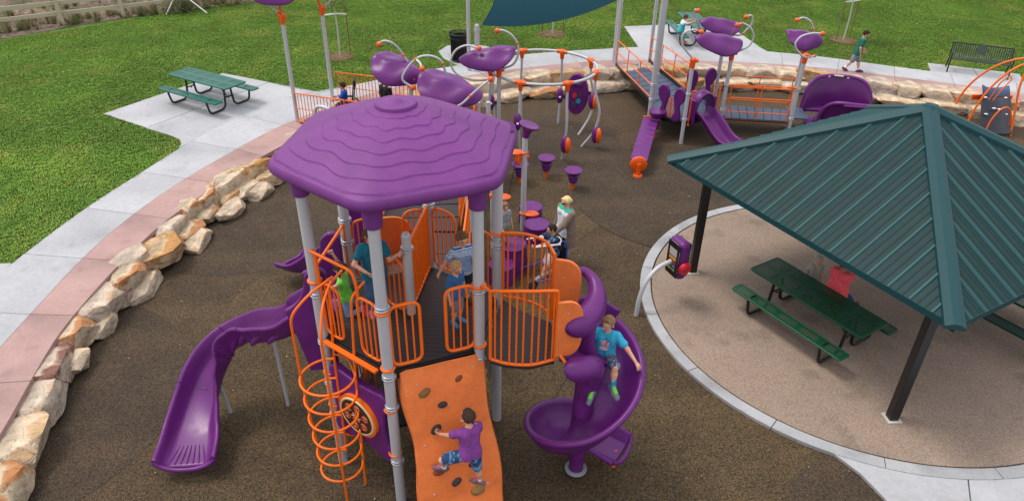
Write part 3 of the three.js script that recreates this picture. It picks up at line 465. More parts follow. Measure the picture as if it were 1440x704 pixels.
// ---------------------------------------------------------------- climbing wall with holds
const CW = { L: [-1.37, -6.80], R: [-.36, -7.19], n: [.39, .92], k: 2.4 };
const cwPoint = (u, s, off = 0) => { const L = Math.hypot(1, CW.k), x = lerp(CW.L[0], CW.R[0], u) + CW.n[0] * s / L, z = lerp(CW.L[1], CW.R[1], u) + CW.n[1] * s / L, y = 2.4 - CW.k * s / L; return V(x + off * CW.n[0] * CW.k / L, y + off / L, z + off * CW.n[1] * CW.k / L); };
const cwTurn = Math.atan2(CW.n[0], CW.n[1]);
{
  const t = thing('climbing_wall', 'sloping orange climbing wall with moulded holds below the tower deck', 'climbing wall');
  const NU = 44, NV = 110, S = 2.55, pos = [], idx = [], uv = [];
  const bump = (u, s) => .012 * Math.sin(s * 5.2 + 1.2 * Math.sin(u * 3.1)) + .008 * Math.sin(s * 2.3 + u * 4) + .008 * Math.sin(u * 9 + s * 3.3) + .02 * (fbm(u * 4 + 5, s * 3 + 2, 3) - .5);
  for (let j = 0; j <= NV; j++) for (let i = 0; i <= NU + 6; i++) {
    const s = j / NV * S; let k = clamp((i - 3) / NU, 0, 1); const ed = i < 3 ? (3 - i) / 3 : i > NU + 3 ? (i - NU - 3) / 3 : 0, side = i < 3 ? -1 : 1;
    const wob = .018 * Math.sin(s * 4.1 + (side < 0 ? 0 : 1.7)), u = k + (ed ? side * wob : 0) + (Math.abs(k - .5) * 2) ** 6 * Math.sign(k - .5) * wob;
    const p = cwPoint(u, s, bump(k, s) - ed * .2 + (ed > 0 && ed < .5 ? .0 : 0)); pos.push(p.x, p.y, p.z); uv.push(u, s);
  }
  const W = NU + 7; for (let j = 0; j < NV; j++) for (let i = 0; i < W - 1; i++) { const a = j * W + i, b = a + W; idx.push(a, b, a + 1, a + 1, b, b + 1); }
  const g = new THREE.BufferGeometry(); g.setAttribute('position', new THREE.Float32BufferAttribute(pos, 3)); g.setAttribute('uv', new THREE.Float32BufferAttribute(uv, 2)); g.setIndex(idx); g.computeVertexNormals();
  part('panel', g, M.orangePlastic, t);
  const hold = (x, y, z, c, sc, turn) => {
    const o = part('hold', (() => { const g = new THREE.IcosahedronGeometry(.062, 3), p = g.attributes.position; for (let i = 0; i < p.count; i++) { const v = V(0, 0, 0).fromBufferAttribute(p, i), n = 1 + .35 * (fbm(v.x * 22 + x * 9 + 5, v.y * 22 + v.z * 9 + 9, 3) - .5); p.setXYZ(i, v.x * n * 1.25, v.y * n * .85 - .02 * (v.x * 20) ** 2 * .05, v.z * n * .75); } g.computeVertexNormals(); return g; })(), std(c, { roughness: .8, bumpMap: rep(plasticBump, 2), bumpScale: .001 }), t);
    o.position.set(x, y, z); o.rotation.set(-Math.atan(1 / CW.k), cwTurn, turn, 'YXZ'); o.scale.setScalar(sc); return o;
  };
  for (const [x, y, z, c, s, r] of [[-.66, 2.15, -6.98, '#7d3d22', .95, .5], [-1.08, 2.08, -6.77, '#7a5a2e', 1.15, .4], [-.86, 1.87, -6.77, '#33302f', .85, 0], [-.94, 1.59, -6.61, '#2c2927', 1, .6], [-.68, .86, -6.39, '#33302f', .95, .5], [-.48, 1.03, -6.55, '#2e2b2a', .8, .2], [-.4, .68, -6.42, '#8a6a3a', 1.3, 0], [-.90, 1.07, -6.38, '#7d3d22', 1.1, .1], [-.95, .35, -6.1, '#33302f', 1, .3], [-.6, .3, -6.2, '#7a5a2e', 1, .9]]) hold(x, y, z, c, s, r);
  for (const [u, s] of [[.16, .22], [.86, .16], [.14, 1.06], [.83, 1.02], [.15, 1.75], [.82, 1.8], [.5, .6]]) { const p = cwPoint(u, s, bump(u, s) + .002); part('bolt', ball(.013, p.x, p.y, p.z, 1, 1, 1, 8), M.silverClamp, t); }
}
// ---------------------------------------------------------------- curved slide on the left of the tower
const chute = (w, h) => [[-w - .05, h - .015], [-w - .02, h], [-w + .02, h - .03], [-w + .05, h * .45], [-w + .1, h * .12], [-w * .55, .008], [0, 0], [w * .55, .008], [w - .1, h * .12], [w - .05, h * .45], [w - .02, h - .03], [w + .02, h], [w + .05, h - .015],
  [w + .06, h - .05], [w + .03, h - .075], [w - .0, h * .4], [w - .06, -.0], [w * .6, -.035], [0, -.04], [-w * .6, -.035], [-w + .06, 0], [-w, h * .4], [-w - .03, h - .075], [-w - .06, h - .05]];
{
  const t = thing('curved_slide', 'purple curved plastic slide with a wide ribbed exit, left of the tower', 'slide');
  const path = spline([[-2.36, 2.43, -8.05], [-2.62, 2.38, -8.06], [-2.9, 2.22, -8.06], [-3.18, 2.0, -8.08], [-3.52, 1.76, -8.26], [-3.95, 1.46, -8.58], [-4.34, 1.13, -8.70], [-4.62, .82, -8.52], [-4.75, .53, -8.2], [-4.76, .34, -7.8], [-4.70, .25, -7.4], [-4.67, .22, -7.12]], 90);
  const g = loft(path, u => chute(lerp(.3, .39, sstep(.72, 1, u)), lerp(.30, .19, sstep(.6, 1, u))));
  part('chute', g, M.purple, t);
  const seams = [.35, .55, .72]; for (const u of seams) { const i = Math.round(u * 90), tt = path[i + 1].clone().sub(path[i]).normalize().multiplyScalar(.012); part('seam', loft([path[i].clone().sub(tt), path[i].clone().add(tt)], () => chute(lerp(.3, .39, sstep(.72, 1, u)) + .006, lerp(.30, .19, sstep(.6, 1, u)) + .004)), M.purple, t); }
  { const tt = path[90].clone().sub(path[89]).normalize(), lat = V(-tt.z, 0, tt.x); for (let k = -3; k <= 3; k++) { const a = path[83].clone().addScaledVector(lat, k * .055), b = path[90].clone().addScaledVector(lat, k * .085).addScaledVector(tt, -.04); a.y += .006; b.y += .004 + Math.abs(k) * .003; part('exit_rib', pipe([a, b], u => .006 + .006 * u, 6), M.purple, t); } }
  part('exit_lip', pipe(spline([-1, -.8, -.4, 0, .4, .8, 1].map(k => { const tt = path[90].clone().sub(path[89]).normalize(), lat = V(-tt.z, 0, tt.x); return path[90].clone().addScaledVector(lat, k * .43).addScaledVector(tt, .06 * (1 - k * k)).add(V(0, .0 + .12 * k ** 4, 0)); }), 24), .035, 10), M.purple, t);
  // moulded folds on the outer side of the upper bend
  for (let k = 0; k < 4; k++) { const i0 = 14 + k * 8, pts = []; for (let q = 0; q <= 8; q++) { const i = i0 + q, tt = path[i + 1].clone().sub(path[i]).normalize(), lat = V(-tt.z, 0, tt.x); pts.push(path[i].clone().addScaledVector(lat, -.30).add(V(0, lerp(.22, -.02, q / 8), 0))); } part('fold', pipe(pts, u => .02 + .038 * Math.sin(Math.PI * u), 10), M.purple, t); }
  // entry wings
  for (const [z, s] of [[-8.5, 1], [-7.62, -1]]) part('entry_wing', (() => { const sh = new THREE.Shape(); sh.moveTo(-.3, -.75); sh.lineTo(.06, -.7); sh.lineTo(.06, .85); sh.quadraticCurveTo(-.05, 1.0, -.18, .8); sh.quadraticCurveTo(-.22, .4, -.5, .25); sh.lineTo(-.42, -.1); sh.lineTo(-.3, -.75); const e = new THREE.ExtrudeGeometry(sh, { depth: .05, bevelEnabled: true, bevelThickness: .02, bevelSize: .02, bevelSegments: 3 }); e.translate(-2.46, 2.45, z - .025); return planarUV(toCreasedNormals(e, .6)); })(), M.purple, t);
  part('leg', pipe(roundPath([[-3.55, 1.68, -8.34], [-3.62, 1.58, -8.56], [-3.62, 0, -8.6]], .08), .03), M.silver, t); part('leg', bar([-4.56, .66, -8.42], [-4.5, 0, -8.42], .03), M.silver, t);
}
// ---------------------------------------------------------------- spiral slide on the right of the tower
const SP = [1.0, -7.28];
const spFloor = a => { const K = [[-30, 2.42], [0, 2.30], [45, 2.1], [90, 1.84], [135, 1.54], [180, 1.22], [225, .98], [270, .78], [315, .6], [360, .46], [400, .38], [440, .36]]; for (let i = 1; i < K.length; i++) if (a <= K[i][0]) return lerp(K[i - 1][1], K[i][1], (a - K[i - 1][0]) / (K[i][0] - K[i - 1][0])); return .36; };
{
  const t = thing('spiral_slide', 'purple spiral slide with a boy on it, right of the tower', 'slide');
  // section in (radius, height over floor): inner wall, bowl, outer wall with rolled rim
  const sec = w => [[.10, .42], [.13, .44], [.16, .40], [.19, .2], [.25, .06], [.38, .0], [.5, .015], [.6, .07], [.67, .18], [.7, .27], [.715, .31], [.75, .325], [.785, .31],
    [.80, .275], [.785, .24], [.75, .225], [.725, .12], [.66, .0], [.52, -.045], [.38, -.06], [.22, -.02], [.14, .15], [.1, .3], [.09, .4]].map(([r, h]) => [r, h * (h > .05 && r < .3 ? w : 1)]);
  const NA = 150, pos = [], idx = [], uv = []; const m = sec(1).length;
  for (let i = 0; i <= NA; i++) { const a = lerp(-38, 392, i / NA), th = a * Math.PI / 180, s = sec(a < 40 ? .9 : lerp(.9, .5, sstep(40, 200, a))), y = spFloor(a); s.forEach(([r, h], j) => { let x = SP[0] + r * Math.sin(th), z = SP[1] - r * Math.cos(th); pos.push(x, y + h, z); uv.push(j * .06, a * .012); }); }
  for (let i = 0; i < NA; i++) for (let j = 0; j < m; j++) { const a = i * m + j, b = i * m + (j + 1) % m, c = a + m, d = b + m; idx.push(a, b, c, b, d, c); }
  for (const k of [0, NA]) for (let j = 1; j < m / 2; j++) { const a = k * m + j - 1, b = k * m + j, c = k * m + m - 1 - j, d = k * m + m - j; idx.push(a, c, b, a, d % (m * (NA + 1)), c); }
  const g = new THREE.BufferGeometry(); g.setAttribute('position', new THREE.Float32BufferAttribute(pos, 3)); g.setAttribute('uv', new THREE.Float32BufferAttribute(uv, 2)); g.setIndex(idx); g.computeVertexNormals();
  part('chute', g, M.purple, t);
  // run-out toward the right
  { const th = 392 * Math.PI / 180, s0 = V(SP[0] + .43 * Math.sin(th), .385, SP[1] - .43 * Math.cos(th)), dir = V(Math.cos(th), 0, Math.sin(th)); const p = []; for (let k = 0; k <= 20; k++) { const q = k / 20; p.push(s0.clone().addScaledVector(dir, -.12 + .62 * q).add(V(0, .0 - .03 * q, 0))); } part('run_out', loft(p, u => chute(.30, lerp(.2, .13, u))), M.purple, t); part('run_out_lip', pipe(spline([-1, -.6, 0, .6, 1].map(k => p[20].clone().addScaledVector(V(-dir.z, 0, dir.x), k * .32).addScaledVector(dir, .07 * (1 - k * k)).add(V(0, .1 * k ** 4, 0))), 18), .035, 10), M.purple, t); part('foot', bar([s0.x + .35, 0, s0.z + .2], [s0.x + .35, .36, s0.z + .2], .03), M.orange, t); }
  part('column', lathe([[.1, 0], [.105, .2], [.13, .5], [.15, .75], [.13, 1.1], [.115, 1.6], [.11, 2.2], [.1, 2.7], [.06, 2.75], [0, 2.76]], SP[0], 0, SP[1] - .05, 28), M.purple, t);
  part('base_plate', lathe([[0, 0], [.165, 0], [.165, .03], [.15, .04], [.11, .045]], SP[0], 0.06, SP[1] - .05, 28), std('#8d8f95', { roughness: .6 }), t);
  // entry hood: thick curled band over the start
  const hp = spline([[.80, 3.24, -7.80], [.94, 3.24, -7.86], [1.06, 3.18, -7.76], [1.10, 3.1, -7.55], [1.03, 3.02, -7.30], [.88, 2.98, -7.10], [.66, 2.97, -6.98]], 60);
  const hood = pipe(hp, u => (.05 + .125 * sstep(0, .8, u)) * (u > .82 ? Math.sqrt(Math.max(.0004, 1 - ((u - .82) / .18) ** 2)) : 1), 20);
  part('hood', hood, M.purple, t);
  // inner curl at the slide mouth by the deck
  const ip = spline([[.68, 2.40, -6.86], [.82, 2.44, -6.84], [.98, 2.42, -6.90], [1.06, 2.3, -7.02], [1.05, 2.05, -7.12], [1.02, 1.7, -7.14], [1.0, 1.4, -7.1]], 40);
  part('mouth_curl', pipe(ip, u => (.175 - .06 * u) * (u < .14 ? Math.sqrt(Math.max(.02, 1 - (1 - u / .14) ** 2)) : 1), 18), M.purple, t);
  part('mouth_wall', loft(spline([[.68, 2.30, -7.72], [.85, 2.34, -7.88], [1.05, 2.33, -7.96], [1.3, 2.2, -7.94]], 20), () => [[-.02, .02], [-.02, .4], [0, .43], [.03, .4], [.03, .02], [0, 0]]), M.purple, t);
  part('mouth_floor', loft([[.6, 2.40, -7.42], [.8, 2.39, -7.44], [1.02, 2.3, -7.52], [1.2, 2.2, -7.56]], () => [[-.36, .02], [-.2, 0], [.2, 0], [.36, .02], [.36, -.03], [.2, -.04], [-.2, -.04], [-.36, -.03]]), M.purple, t);
}

// ---------------------------------------------------------------- second slide and the ramp behind the tower
{
  const t = thing('straight_slide', 'short purple slide leaving the low deck behind the tower', 'slide');
  const path = spline([[-2.62, 1.5, -11.0], [-2.92, 1.45, -11.2], [-3.3, 1.12, -11.45], [-3.76, .68, -11.78], [-4.15, .42, -12.05], [-4.5, .36, -12.3]], 50);
  part('chute', loft(path, u => chute(.30 + .05 * sstep(.7, 1, u), .3 - .1 * sstep(.5, 1, u))), M.purple, t);
  part('exit_lip', pipe(spline([-1, -.6, 0, .6, 1].map(k => { const tt = path[50].clone().sub(path[49]).normalize(), lat = V(-tt.z, 0, tt.x); return path[50].clone().addScaledVector(lat, k * .37).addScaledVector(tt, .07 * (1 - k * k)).add(V(0, .12 * k ** 4, 0)); }), 18), .04, 10), M.purple, t);
  part('leg', bar([-4.2, .4, -12.1], [-4.2, 0, -12.12], .032), M.orange, t);
  for (const s of [-1, 1]) part('entry_wing', (() => { const e = new RoundedBoxGeometry(.5, .9, .06, 3, .028); e.rotateY(.55); e.translate(-2.66 + s * .16, 1.9, -11.02 + s * .3); return e; })(), M.purple, t);
}
function ramp(t, a, b, c, d, y0, y1, m, n = 10) { // near edge a->b, far edge c->d, planks across
  for (let k = 0; k < n; k++) { const s = k / n + .004, e = (k + 1) / n - .004, L = (p, q, u) => [lerp(p[0], q[0], u), lerp(p[1], q[1], u)], P = [L(a, b, s), L(a, b, e), L(c, d, e), L(c, d, s)], ya = lerp(y0, y1, s), yb = lerp(y0, y1, e);
    const g = slabGeo(P, -.05, 0, .004), p = g.attributes.position, u = [b[0] - a[0], b[1] - a[1]], LL = u[0] ** 2 + u[1] ** 2; for (let i = 0; i < p.count; i++) { const tt = ((p.getX(i) - a[0]) * u[0] + (p.getZ(i) - a[1]) * u[1]) / LL; p.setY(i, p.getY(i) + lerp(y0, y1, tt)); } g.computeVertexNormals(); part('deck_panel', planarUV(g), m, t); }
}
{
  const t = thing('wheelchair_ramp', 'dark access ramp with orange barred sides leading to the tower', 'ramp');
  ramp(t, [-6.1, -19.15], [-2.75, -17.05], [-5.35, -20.9], [-2.0, -18.75], U + .02, .95, M.darkDeck, 7);
  ramp(t, [-2.7, -17.0], [-2.55, -11.75], [-1.05, -17.9], [-1.05, -11.75], .95, 1.48, M.darkDeck, 9);
  ramp(t, [-2.65, -11.7], [-2.65, -9.3], [-.8, -11.7], [-.8, -9.5], 1.49, 1.5, M.darkDeck, 3);
  const rail = (a, b, ya, yb, n, top = .9) => { const q = (u, y) => V(lerp(a[0], b[0], u), lerp(ya, yb, u) + y, lerp(a[1], b[1], u)); const g = part('guard_panel', pipe([q(0, .08), q(0, top), q(1, top), q(1, .08)], .019, 7, true), M.orange, t); part('rail', bar(q(0, top * .52), q(1, top * .52), .012, 6), M.orange, g); for (let i = 1; i < n; i++) part('bar', bar(q(i / n, .08), q(i / n, top), .011, 6), M.orange, g); };
  rail([-6.1, -19.12], [-4.5, -18.12], U, .75, 15); rail([-4.45, -18.1], [-2.85, -17.1], .75, .95, 15); rail([-5.35, -20.95], [-3.8, -19.95], U, .75, 14); rail([-3.75, -19.92], [-2.0, -18.8], .75, .95, 14);
  rail([-2.72, -16.9], [-2.6, -14.4], .97, 1.2, 20); rail([-2.6, -14.3], [-2.55, -11.8], 1.2, 1.48, 20); rail([-1.0, -17.8], [-1.0, -14.8], .97, 1.18, 22); rail([-1.0, -14.7], [-1.0, -11.8], 1.18, 1.48, 22); rail([-.8, -11.7], [-.8, -9.6], 1.5, 1.5, 16);
  for (const [x, z, y] of [[-2.68, -11.65, 3.0], [-.82, -11.7, 2.75], [-2.62, -14.35, 1.3], [-1.0, -14.75, 1.3], [-2.7, -9.9, 2.7]]) postPart(t, x, z, 0, y, .055, [y - .3, 1.4]);
  part('post', [cyl(.055, .055, 2.35, -.62, 0, -16.3, 20), ball(.055, -.62, 2.35, -16.3, 1, .3, 1, 16)], M.silver, t);
  part('side_hoop', pipe(spline([[-4.9, 1.9, -16.9], [-4.95, 1.5, -16.9], [-4.8, 1.15, -16.8], [-4.5, 1.4, -16.7], [-4.42, 1.78, -16.7], [-4.6, 1.95, -16.75]], 30, true), .045, 10, true), M.silver, t);
  part('hoop_leg', bar([-4.75, 0, -16.8], [-4.75, 1.18, -16.8], .045), M.silver, t);
}
// ---------------------------------------------------------------- leaf shaped sunshades on posts
function leafGeo(L, W, bend, roll, tilt, turn, pitch = .2) {
  const g = new THREE.SphereGeometry(1, 64, 40), p = g.attributes.position, e = (v, k) => Math.sign(v) * Math.pow(Math.abs(v), k);
  for (let i = 0; i < p.count; i++) {
    const x = e(p.getX(i), .85), y = p.getY(i), z = e(p.getZ(i), .85), wide = .58 + .42 * sstep(-.9, .3, x), r2 = Math.min(1, x * x + z * z);
    const X = x * L / 2, Z = z * W / 2 * wide, rip = .03 * Math.cos(z * 6.5) * (1 - z * z) * sstep(-.7, .4, x) + .014 * Math.sin(x * 7 + z * 3);
    const Y = e(y, .8) * .085 + bend * X * X - roll * z * z * (1 - .35 * x) - .06 * r2 * r2 + rip * (y > 0 ? 1 : .5) - .07 * sstep(-.4, -1, x) + .05 * sstep(.5, 1, x);
    p.setXYZ(i, X, Y, Z);
  }
  g.rotateZ(tilt); g.rotateX(pitch); g.rotateY(turn); g.computeVertexNormals(); return g;
}
function sunshade(label, { post, y0 = 0, yc, leaf, hoops, r = .055, clamps = [] }) {
  const t = thing('leaf_sunshade', label, 'sunshade', [0, 0, 0], 0, 'leaf shaped sunshades on posts');
  postPart(t, post[0], post[1], y0 - .05, yc, r, clamps);
  part('cap', [lathe([[.058, -.16], [.066, -.155], [.075, -.02], [.09, .06], [.085, .1], [.05, .125], [0, .13]], post[0], yc, post[1], 22), ball(.05, post[0] + .1, yc + .05, post[1] + .03, 1, 1, 1, 12), bar([post[0], yc + .05, post[1]], [post[0] + .1, yc + .05, post[1] + .03], .03)], M.orangeCap, t);
  if (leaf) { const l = part('leaf', leafGeo(leaf.L || 1.45, leaf.W || .95, leaf.bend ?? .1, leaf.roll ?? .16, leaf.tilt || 0, leaf.turn || 0, leaf.pitch ?? .2), M.purple, t); l.position.set(...leaf.at); part('neck', bar([post[0], yc + .05, post[1]], [lerp(post[0], leaf.at[0], .5), leaf.at[1] - .05, lerp(post[1], leaf.at[2], .5)], .035), M.orangeCap, t); }
  for (const h of hoops) {
    const pts = spline(h.pts, 32), e = pts[32], o = part('hoop', pipe(pts, .028, 8), M.silver, t); part('knob', [ball(.068, e.x, e.y, e.z, 1, 1, 1, 14)], M.orangeCap, o);
    const s = pts[h.small ?? 8]; part('bead', ball(.042, s.x, s.y, s.z, 1, 1, 1, 10), M.orangeCap, o);
    if (h.tie) { part('cable', bar(e, V(...h.tie), .006, 5), M.cable, o); part('bead', ball(.035, lerp(e.x, h.tie[0], .12), lerp(e.y, h.tie[1], .12), lerp(e.z, h.tie[2], .12), 1, 1, 1, 8), M.orangeCap, o); }
    if (h.root) { part('arm', bar(V(...h.root), pts[0], .028), M.silver, o); }
  }
  return t;
}
M.orangeCap = std('#e2580c', { roughness: .4 });
sunshade('purple leaf sunshade above the ramp, with a person standing under it', { post: [-2.58, -17.25], yc: 2.5, leaf: { at: [-2.88, 2.8, -17.45], L: 1.35, W: 1.15, turn: Math.PI - .35, pitch: -.35, tilt: .22, roll: .14 }, hoops: [{ pts: [[-2.5, 2.5, -17.6], [-2.72, 2.95, -17.6], [-2.89, 3.24, -17.55], [-3.05, 3.38, -17.5], [-3.23, 3.4, -17.5], [-3.32, 3.32, -17.5]], tie: [-3.2, 2.95, -17.5], small: 14 }] });
sunshade('large purple leaf sunshade under an arched pipe, directly behind the tower roof', { post: [-1.35, -16.3], yc: 2.3, leaf: { at: [-1.52, 2.64, -16.55], L: 1.6, W: 1.25, turn: Math.PI - .3, pitch: -.35, tilt: .18, roll: .16 }, hoops: [{ pts: [[-1.62, 2.9, -16.6], [-1.75, 3.28, -16.5], [-2.0, 3.37, -16.5], [-2.25, 3.32, -16.5], [-2.51, 3.08, -16.5], [-2.65, 2.79, -16.5], [-2.42, 2.6, -16.5]], small: 5 }, { pts: [[-1.35, 2.3, -16.1], [-1.21, 2.42, -16.0], [-.88, 2.74, -16.0], [-.55, 3.01, -16.0]], small: 14 }, { pts: [[-2.3, 3.3, -16.45], [-2.18, 3.24, -16.3], [-2.14, 3.16, -16.2]], tie: [-1.95, 2.85, -16.4], small: 0 }] });
sunshade('purple leaf sunshade with two curled pipes beside the arch ring', { post: [-.42, -18.55], yc: 2.35, leaf: { at: [-.74, 2.8, -18.6], L: 1.5, W: 1.05, turn: .1, pitch: .25, tilt: .1, roll: .16 }, hoops: [{ pts: [[-.38, 2.42, -18.5], [-.23, 2.47, -18.5], [-.04, 2.57, -18.5], [.08, 2.85, -18.5], [.04, 3.12, -18.5], [-.13, 3.34, -18.5], [-.37, 3.44, -18.5], [-.47, 3.42, -18.5]], tie: [-.55, 2.98, -18.6], small: 19 }, { pts: [[-.64, 2.14, -18.5], [-1.01, 2.11, -18.5], [-1.29, 2.16, -18.5], [-1.57, 2.31, -18.5], [-1.68, 2.58, -18.5], [-1.56, 2.88, -18.5], [-1.28, 3.03, -18.5], [-.93, 2.98, -18.45]], tie: [-.95, 2.75, -18.3], small: 0 }] });
sunshade('purple leaf sunshade on the post beside the short slide', { post: [6.13, -20.25], yc: 2.38, leaf: { at: [5.7, 2.8, -20.3], L: 1.4, W: 1.05, turn: .08, pitch: .3, tilt: -.22, roll: .14 }, hoops: [{ pts: [[6.15, 2.42, -20.28], [6.3, 2.46, -20.3], [6.58, 2.63, -20.3], [6.66, 2.87, -20.3], [6.53, 3.11, -20.3], [6.29, 3.24, -20.3], [6.14, 3.2, -20.28]], tie: [5.98, 2.88, -20.3], small: 29 }], clamps: [1.5, .75] });
sunshade('post with a curled pipe beside the speaking panels', { post: [4.86, -19.45], yc: 2.4, hoops: [{ pts: [[4.85, 2.5, -19.45], [4.64, 2.7, -19.45], [4.48, 2.92, -19.45], [4.5, 3.17, -19.45], [4.73, 3.27, -19.45], [4.97, 3.22, -19.45]], small: 29 }], clamps: [1.5, .75] });
sunshade('purple leaf sunshade at the back corner of the low deck', { post: [6.2, -21.5], yc: 2.6, leaf: { at: [6.0, 2.95, -21.5], L: 1.25, W: .9, turn: .05, pitch: .25, tilt: -.2, roll: .12 }, hoops: [{ pts: [[6.25, 2.6, -21.5], [6.67, 2.6, -21.5], [6.8, 2.74, -21.5], [6.93, 2.95, -21.5], [6.87, 3.16, -21.5], [6.71, 3.13, -21.45]], small: 12 }, { pts: [[6.15, 2.6, -21.55], [5.6, 2.5, -21.6], [5.42, 2.75, -21.6], [5.3, 3.05, -21.6], [5.22, 3.28, -21.6], [5.3, 3.26, -21.55]], small: 4 }] });
sunshade('purple leaf sunshade at the boat end of the bridge', { post: [8.38, -20.85], yc: 2.38, leaf: { at: [8.33, 2.78, -20.9], L: 1.1, W: .95, turn: Math.PI - .05, pitch: -.3, tilt: .05, roll: .16 }, hoops: [{ pts: [[8.4, 2.5, -20.95], [8.6, 2.7, -20.95], [8.53, 2.96, -20.95], [8.4, 3.16, -20.95], [8.17, 3.26, -20.95], [8.01, 3.19, -20.95]], tie: [8.06, 2.9, -20.9], small: 14 }], clamps: [1.2] });
sunshade('bridge post with a curled pipe looping left', { post: [8.12, -20.02], yc: 2.4, hoops: [{ pts: [[8.36, 2.46, -20.0], [8.13, 2.43, -19.95], [7.93, 2.52, -19.95], [7.73, 2.78, -19.95], [7.83, 2.98, -19.97], [8.13, 3.08, -20.0], [8.43, 3.08, -20.0]], small: 0 }], clamps: [1.5, .6] });
sunshade('purple leaf sunshade on the ramp entrance post nearer the boulder wall', { post: [-6.16, -19.25], y0: U, yc: 3.45, leaf: { at: [-6.2, 4.16, -19.3], L: 1.3, W: .95, turn: .4, tilt: .1 }, hoops: [{ pts: [[-6.16, 3.5, -19.25], [-6.33, 3.69, -19.25], [-6.53, 3.9, -19.25], [-6.69, 4.26, -19.25], [-6.5, 4.5, -19.25]], small: 3 }] });
sunshade('purple leaf sunshade on the ramp entrance post nearer the young tree', { post: [-5.6, -21.2], y0: U, yc: 3.2, leaf: { at: [-5.95, 3.86, -21.2], L: 1.2, W: .9, turn: .2, tilt: .1 }, hoops: [{ pts: [[-5.6, 3.25, -21.2], [-5.46, 3.33, -21.2], [-5.27, 3.51, -21.2], [-5.16, 3.76, -21.2], [-5.3, 4.0, -21.2]], small: 3 }] });
// ---------------------------------------------------------------- arch ring with hanging pods
{
  const c = [.76, -19.5], R = 1.5, Y = 2.2, t = thing('arch_ring', 'raised pipe ring on curved posts carrying purple and orange pods', 'play ring', [c[0], 0, c[1]]);
  part('ring', pipe(circlePts(0, 0, R, 64).map(p => [p[0], Y, p[1]]), .04, 10, true), M.silver, t);
  const degs = [-112, -66, -22, 18, 66, 114, 160, 205];
  degs.forEach((dg, i) => {
    const a = dg * Math.PI / 180, x = Math.cos(a), z = Math.sin(a), at = (k, y) => V(x * k, y, z * k), bow = [0, 0, .22, .22, .05, .03, .05, 0][i];
    const p = part('curved_post', pipe(spline([at(R, Y), at(R + .02, 1.7), at(R + .05 + bow * .6, 1.1), at(R + bow * .4, .55), at(R - .06 - bow, -.05)], 24), .036, 9), M.silver, t);
    const cap = lathe([[.04, -.22], [.055, -.21], [.065, -.08], [.1, .0], [.07, .06], [0, .07]], 0, 0, 0, 16); cap.scale(1, 1, 1); cap.translate(x * R, Y, z * R);
    const sl = pipe([0, 1, 2].map(k => { const b = a + (k - 1) * .1; return [R * Math.cos(b), Y, R * Math.sin(b)]; }), .062, 10); part('tee_cap', [cap, sl], M.orangeCap, p);
    const pod = [null, .85, 1.0, .42, .52, 1.15, .8, .9][i]; if (pod != null) {
      const k = R + .06 + bow * .4, g = part('pod', [ball(.2, x * k - .03, pod, z * k, .55, 1.25, .75, 18)], M.purple, p); if ([2, 3, 4, 6].includes(i)) part('pod_cover', ball(.19, x * k + .05, pod, z * k + .06, .5, 1.2, .7, 18), M.orangeCap, g); else part('knob', ball(.035, x * k - .03, pod, z * k + .15, 1, 1, 1, 10), M.white, g);
    }
  });
  const s = new THREE.Shape(); s.absellipse(0, 0, .3, .58, 0, Math.PI * 2); const e = new THREE.ExtrudeGeometry(s, { depth: .09, bevelEnabled: true, bevelThickness: .04, bevelSize: .04, bevelSegments: 4, curveSegments: 20 }); e.rotateY(-.3); e.translate(1.08, 1.12, -.9);
  const pp = part('activity_panel', e, M.purple, t);
  part('slot', (() => { const b = new RoundedBoxGeometry(.3, .1, .05, 3, .02); b.rotateY(-.3); b.translate(1.05, 1.42, -.76); return b; })(), M.purpleDark, pp);
  for (const [dx, dy, col] of [[-.06, .08, '#b8233a'], [.06, -.08, '#2b86a8'], [-.05, -.22, '#3c3540'], [.1, .1, '#3c3540']]) part('disc', (() => { const d = new THREE.CylinderGeometry(.075, .075, .05, 20); d.rotateX(Math.PI / 2); d.rotateY(-.3); d.translate(1.05 + dx, 1.02 + dy, -.75); return d; })(), std(col), pp);
}
// play panels between the ring and the ramp
{
  const t = thing('pod_panel', 'orange and purple bubble panel on posts behind the tower roof', 'play panel', [-1.0, 0, -17.2]);
  for (const x of [-.25, .1]) postPart(t, x, 0, 0, 2.0, .045, [1.2]);
  part('orange_shell', ball(.3, .35, 1.35, .1, .6, 1.3, .8, 22), M.orangeCap, t); part('purple_shell', ball(.3, .55, 1.2, .05, .8, 1.35, .9, 22), M.purple, t); part('purple_shell', ball(.22, .68, .95, .1, .8, 1.3, .9, 20), M.purple, t);
  part('bracket', bar([-.3, 1.45, .06], [.35, 1.45, .1], .04), M.orangeCap, t);
  part('paddle', ball(.2, -.2, 1.35, .1, .6, 1.4, .5, 18), M.orangeCap, t);
}
// ---------------------------------------------------------------- stepping pods and stumps
function mushroom(x, z, h, label) {
  const t = thing('stepping_pod', label, 'stepping pod', [x, 0, z], 0, 'mushroom stepping pods on the rubber');
  part('stem', cyl(.045, .05, .22, 0, 0, 0, 14), M.orangeCap, t);
  part('spring', lathe([[.05, .18], [.1, .2], [.11, .23], [.085, .25], [.12, .28], [.13, .31], [.1, .33], [.14, .36], [.15, .39], [.12, .41]].map(p => [p[0], p[1] * h]), 0, 0, 0, 22), M.purple, t);
  part('top', lathe([[.11, .4 * h], [.17, .46 * h], [.225, .52 * h], [.235, .535 * h], [.225, .55 * h], [.12, .545 * h], [0, .54 * h]], 0, 0, 0, 26), M.purple, t);
}
mushroom(.17, -16.75, 1.0, 'purple mushroom stepping pod nearest the vine post'); mushroom(.86, -17.1, 1.05, 'purple mushroom stepping pod, middle of the three'); mushroom(1.52, -16.45, 1.0, 'purple mushroom stepping pod farthest from the vine post');
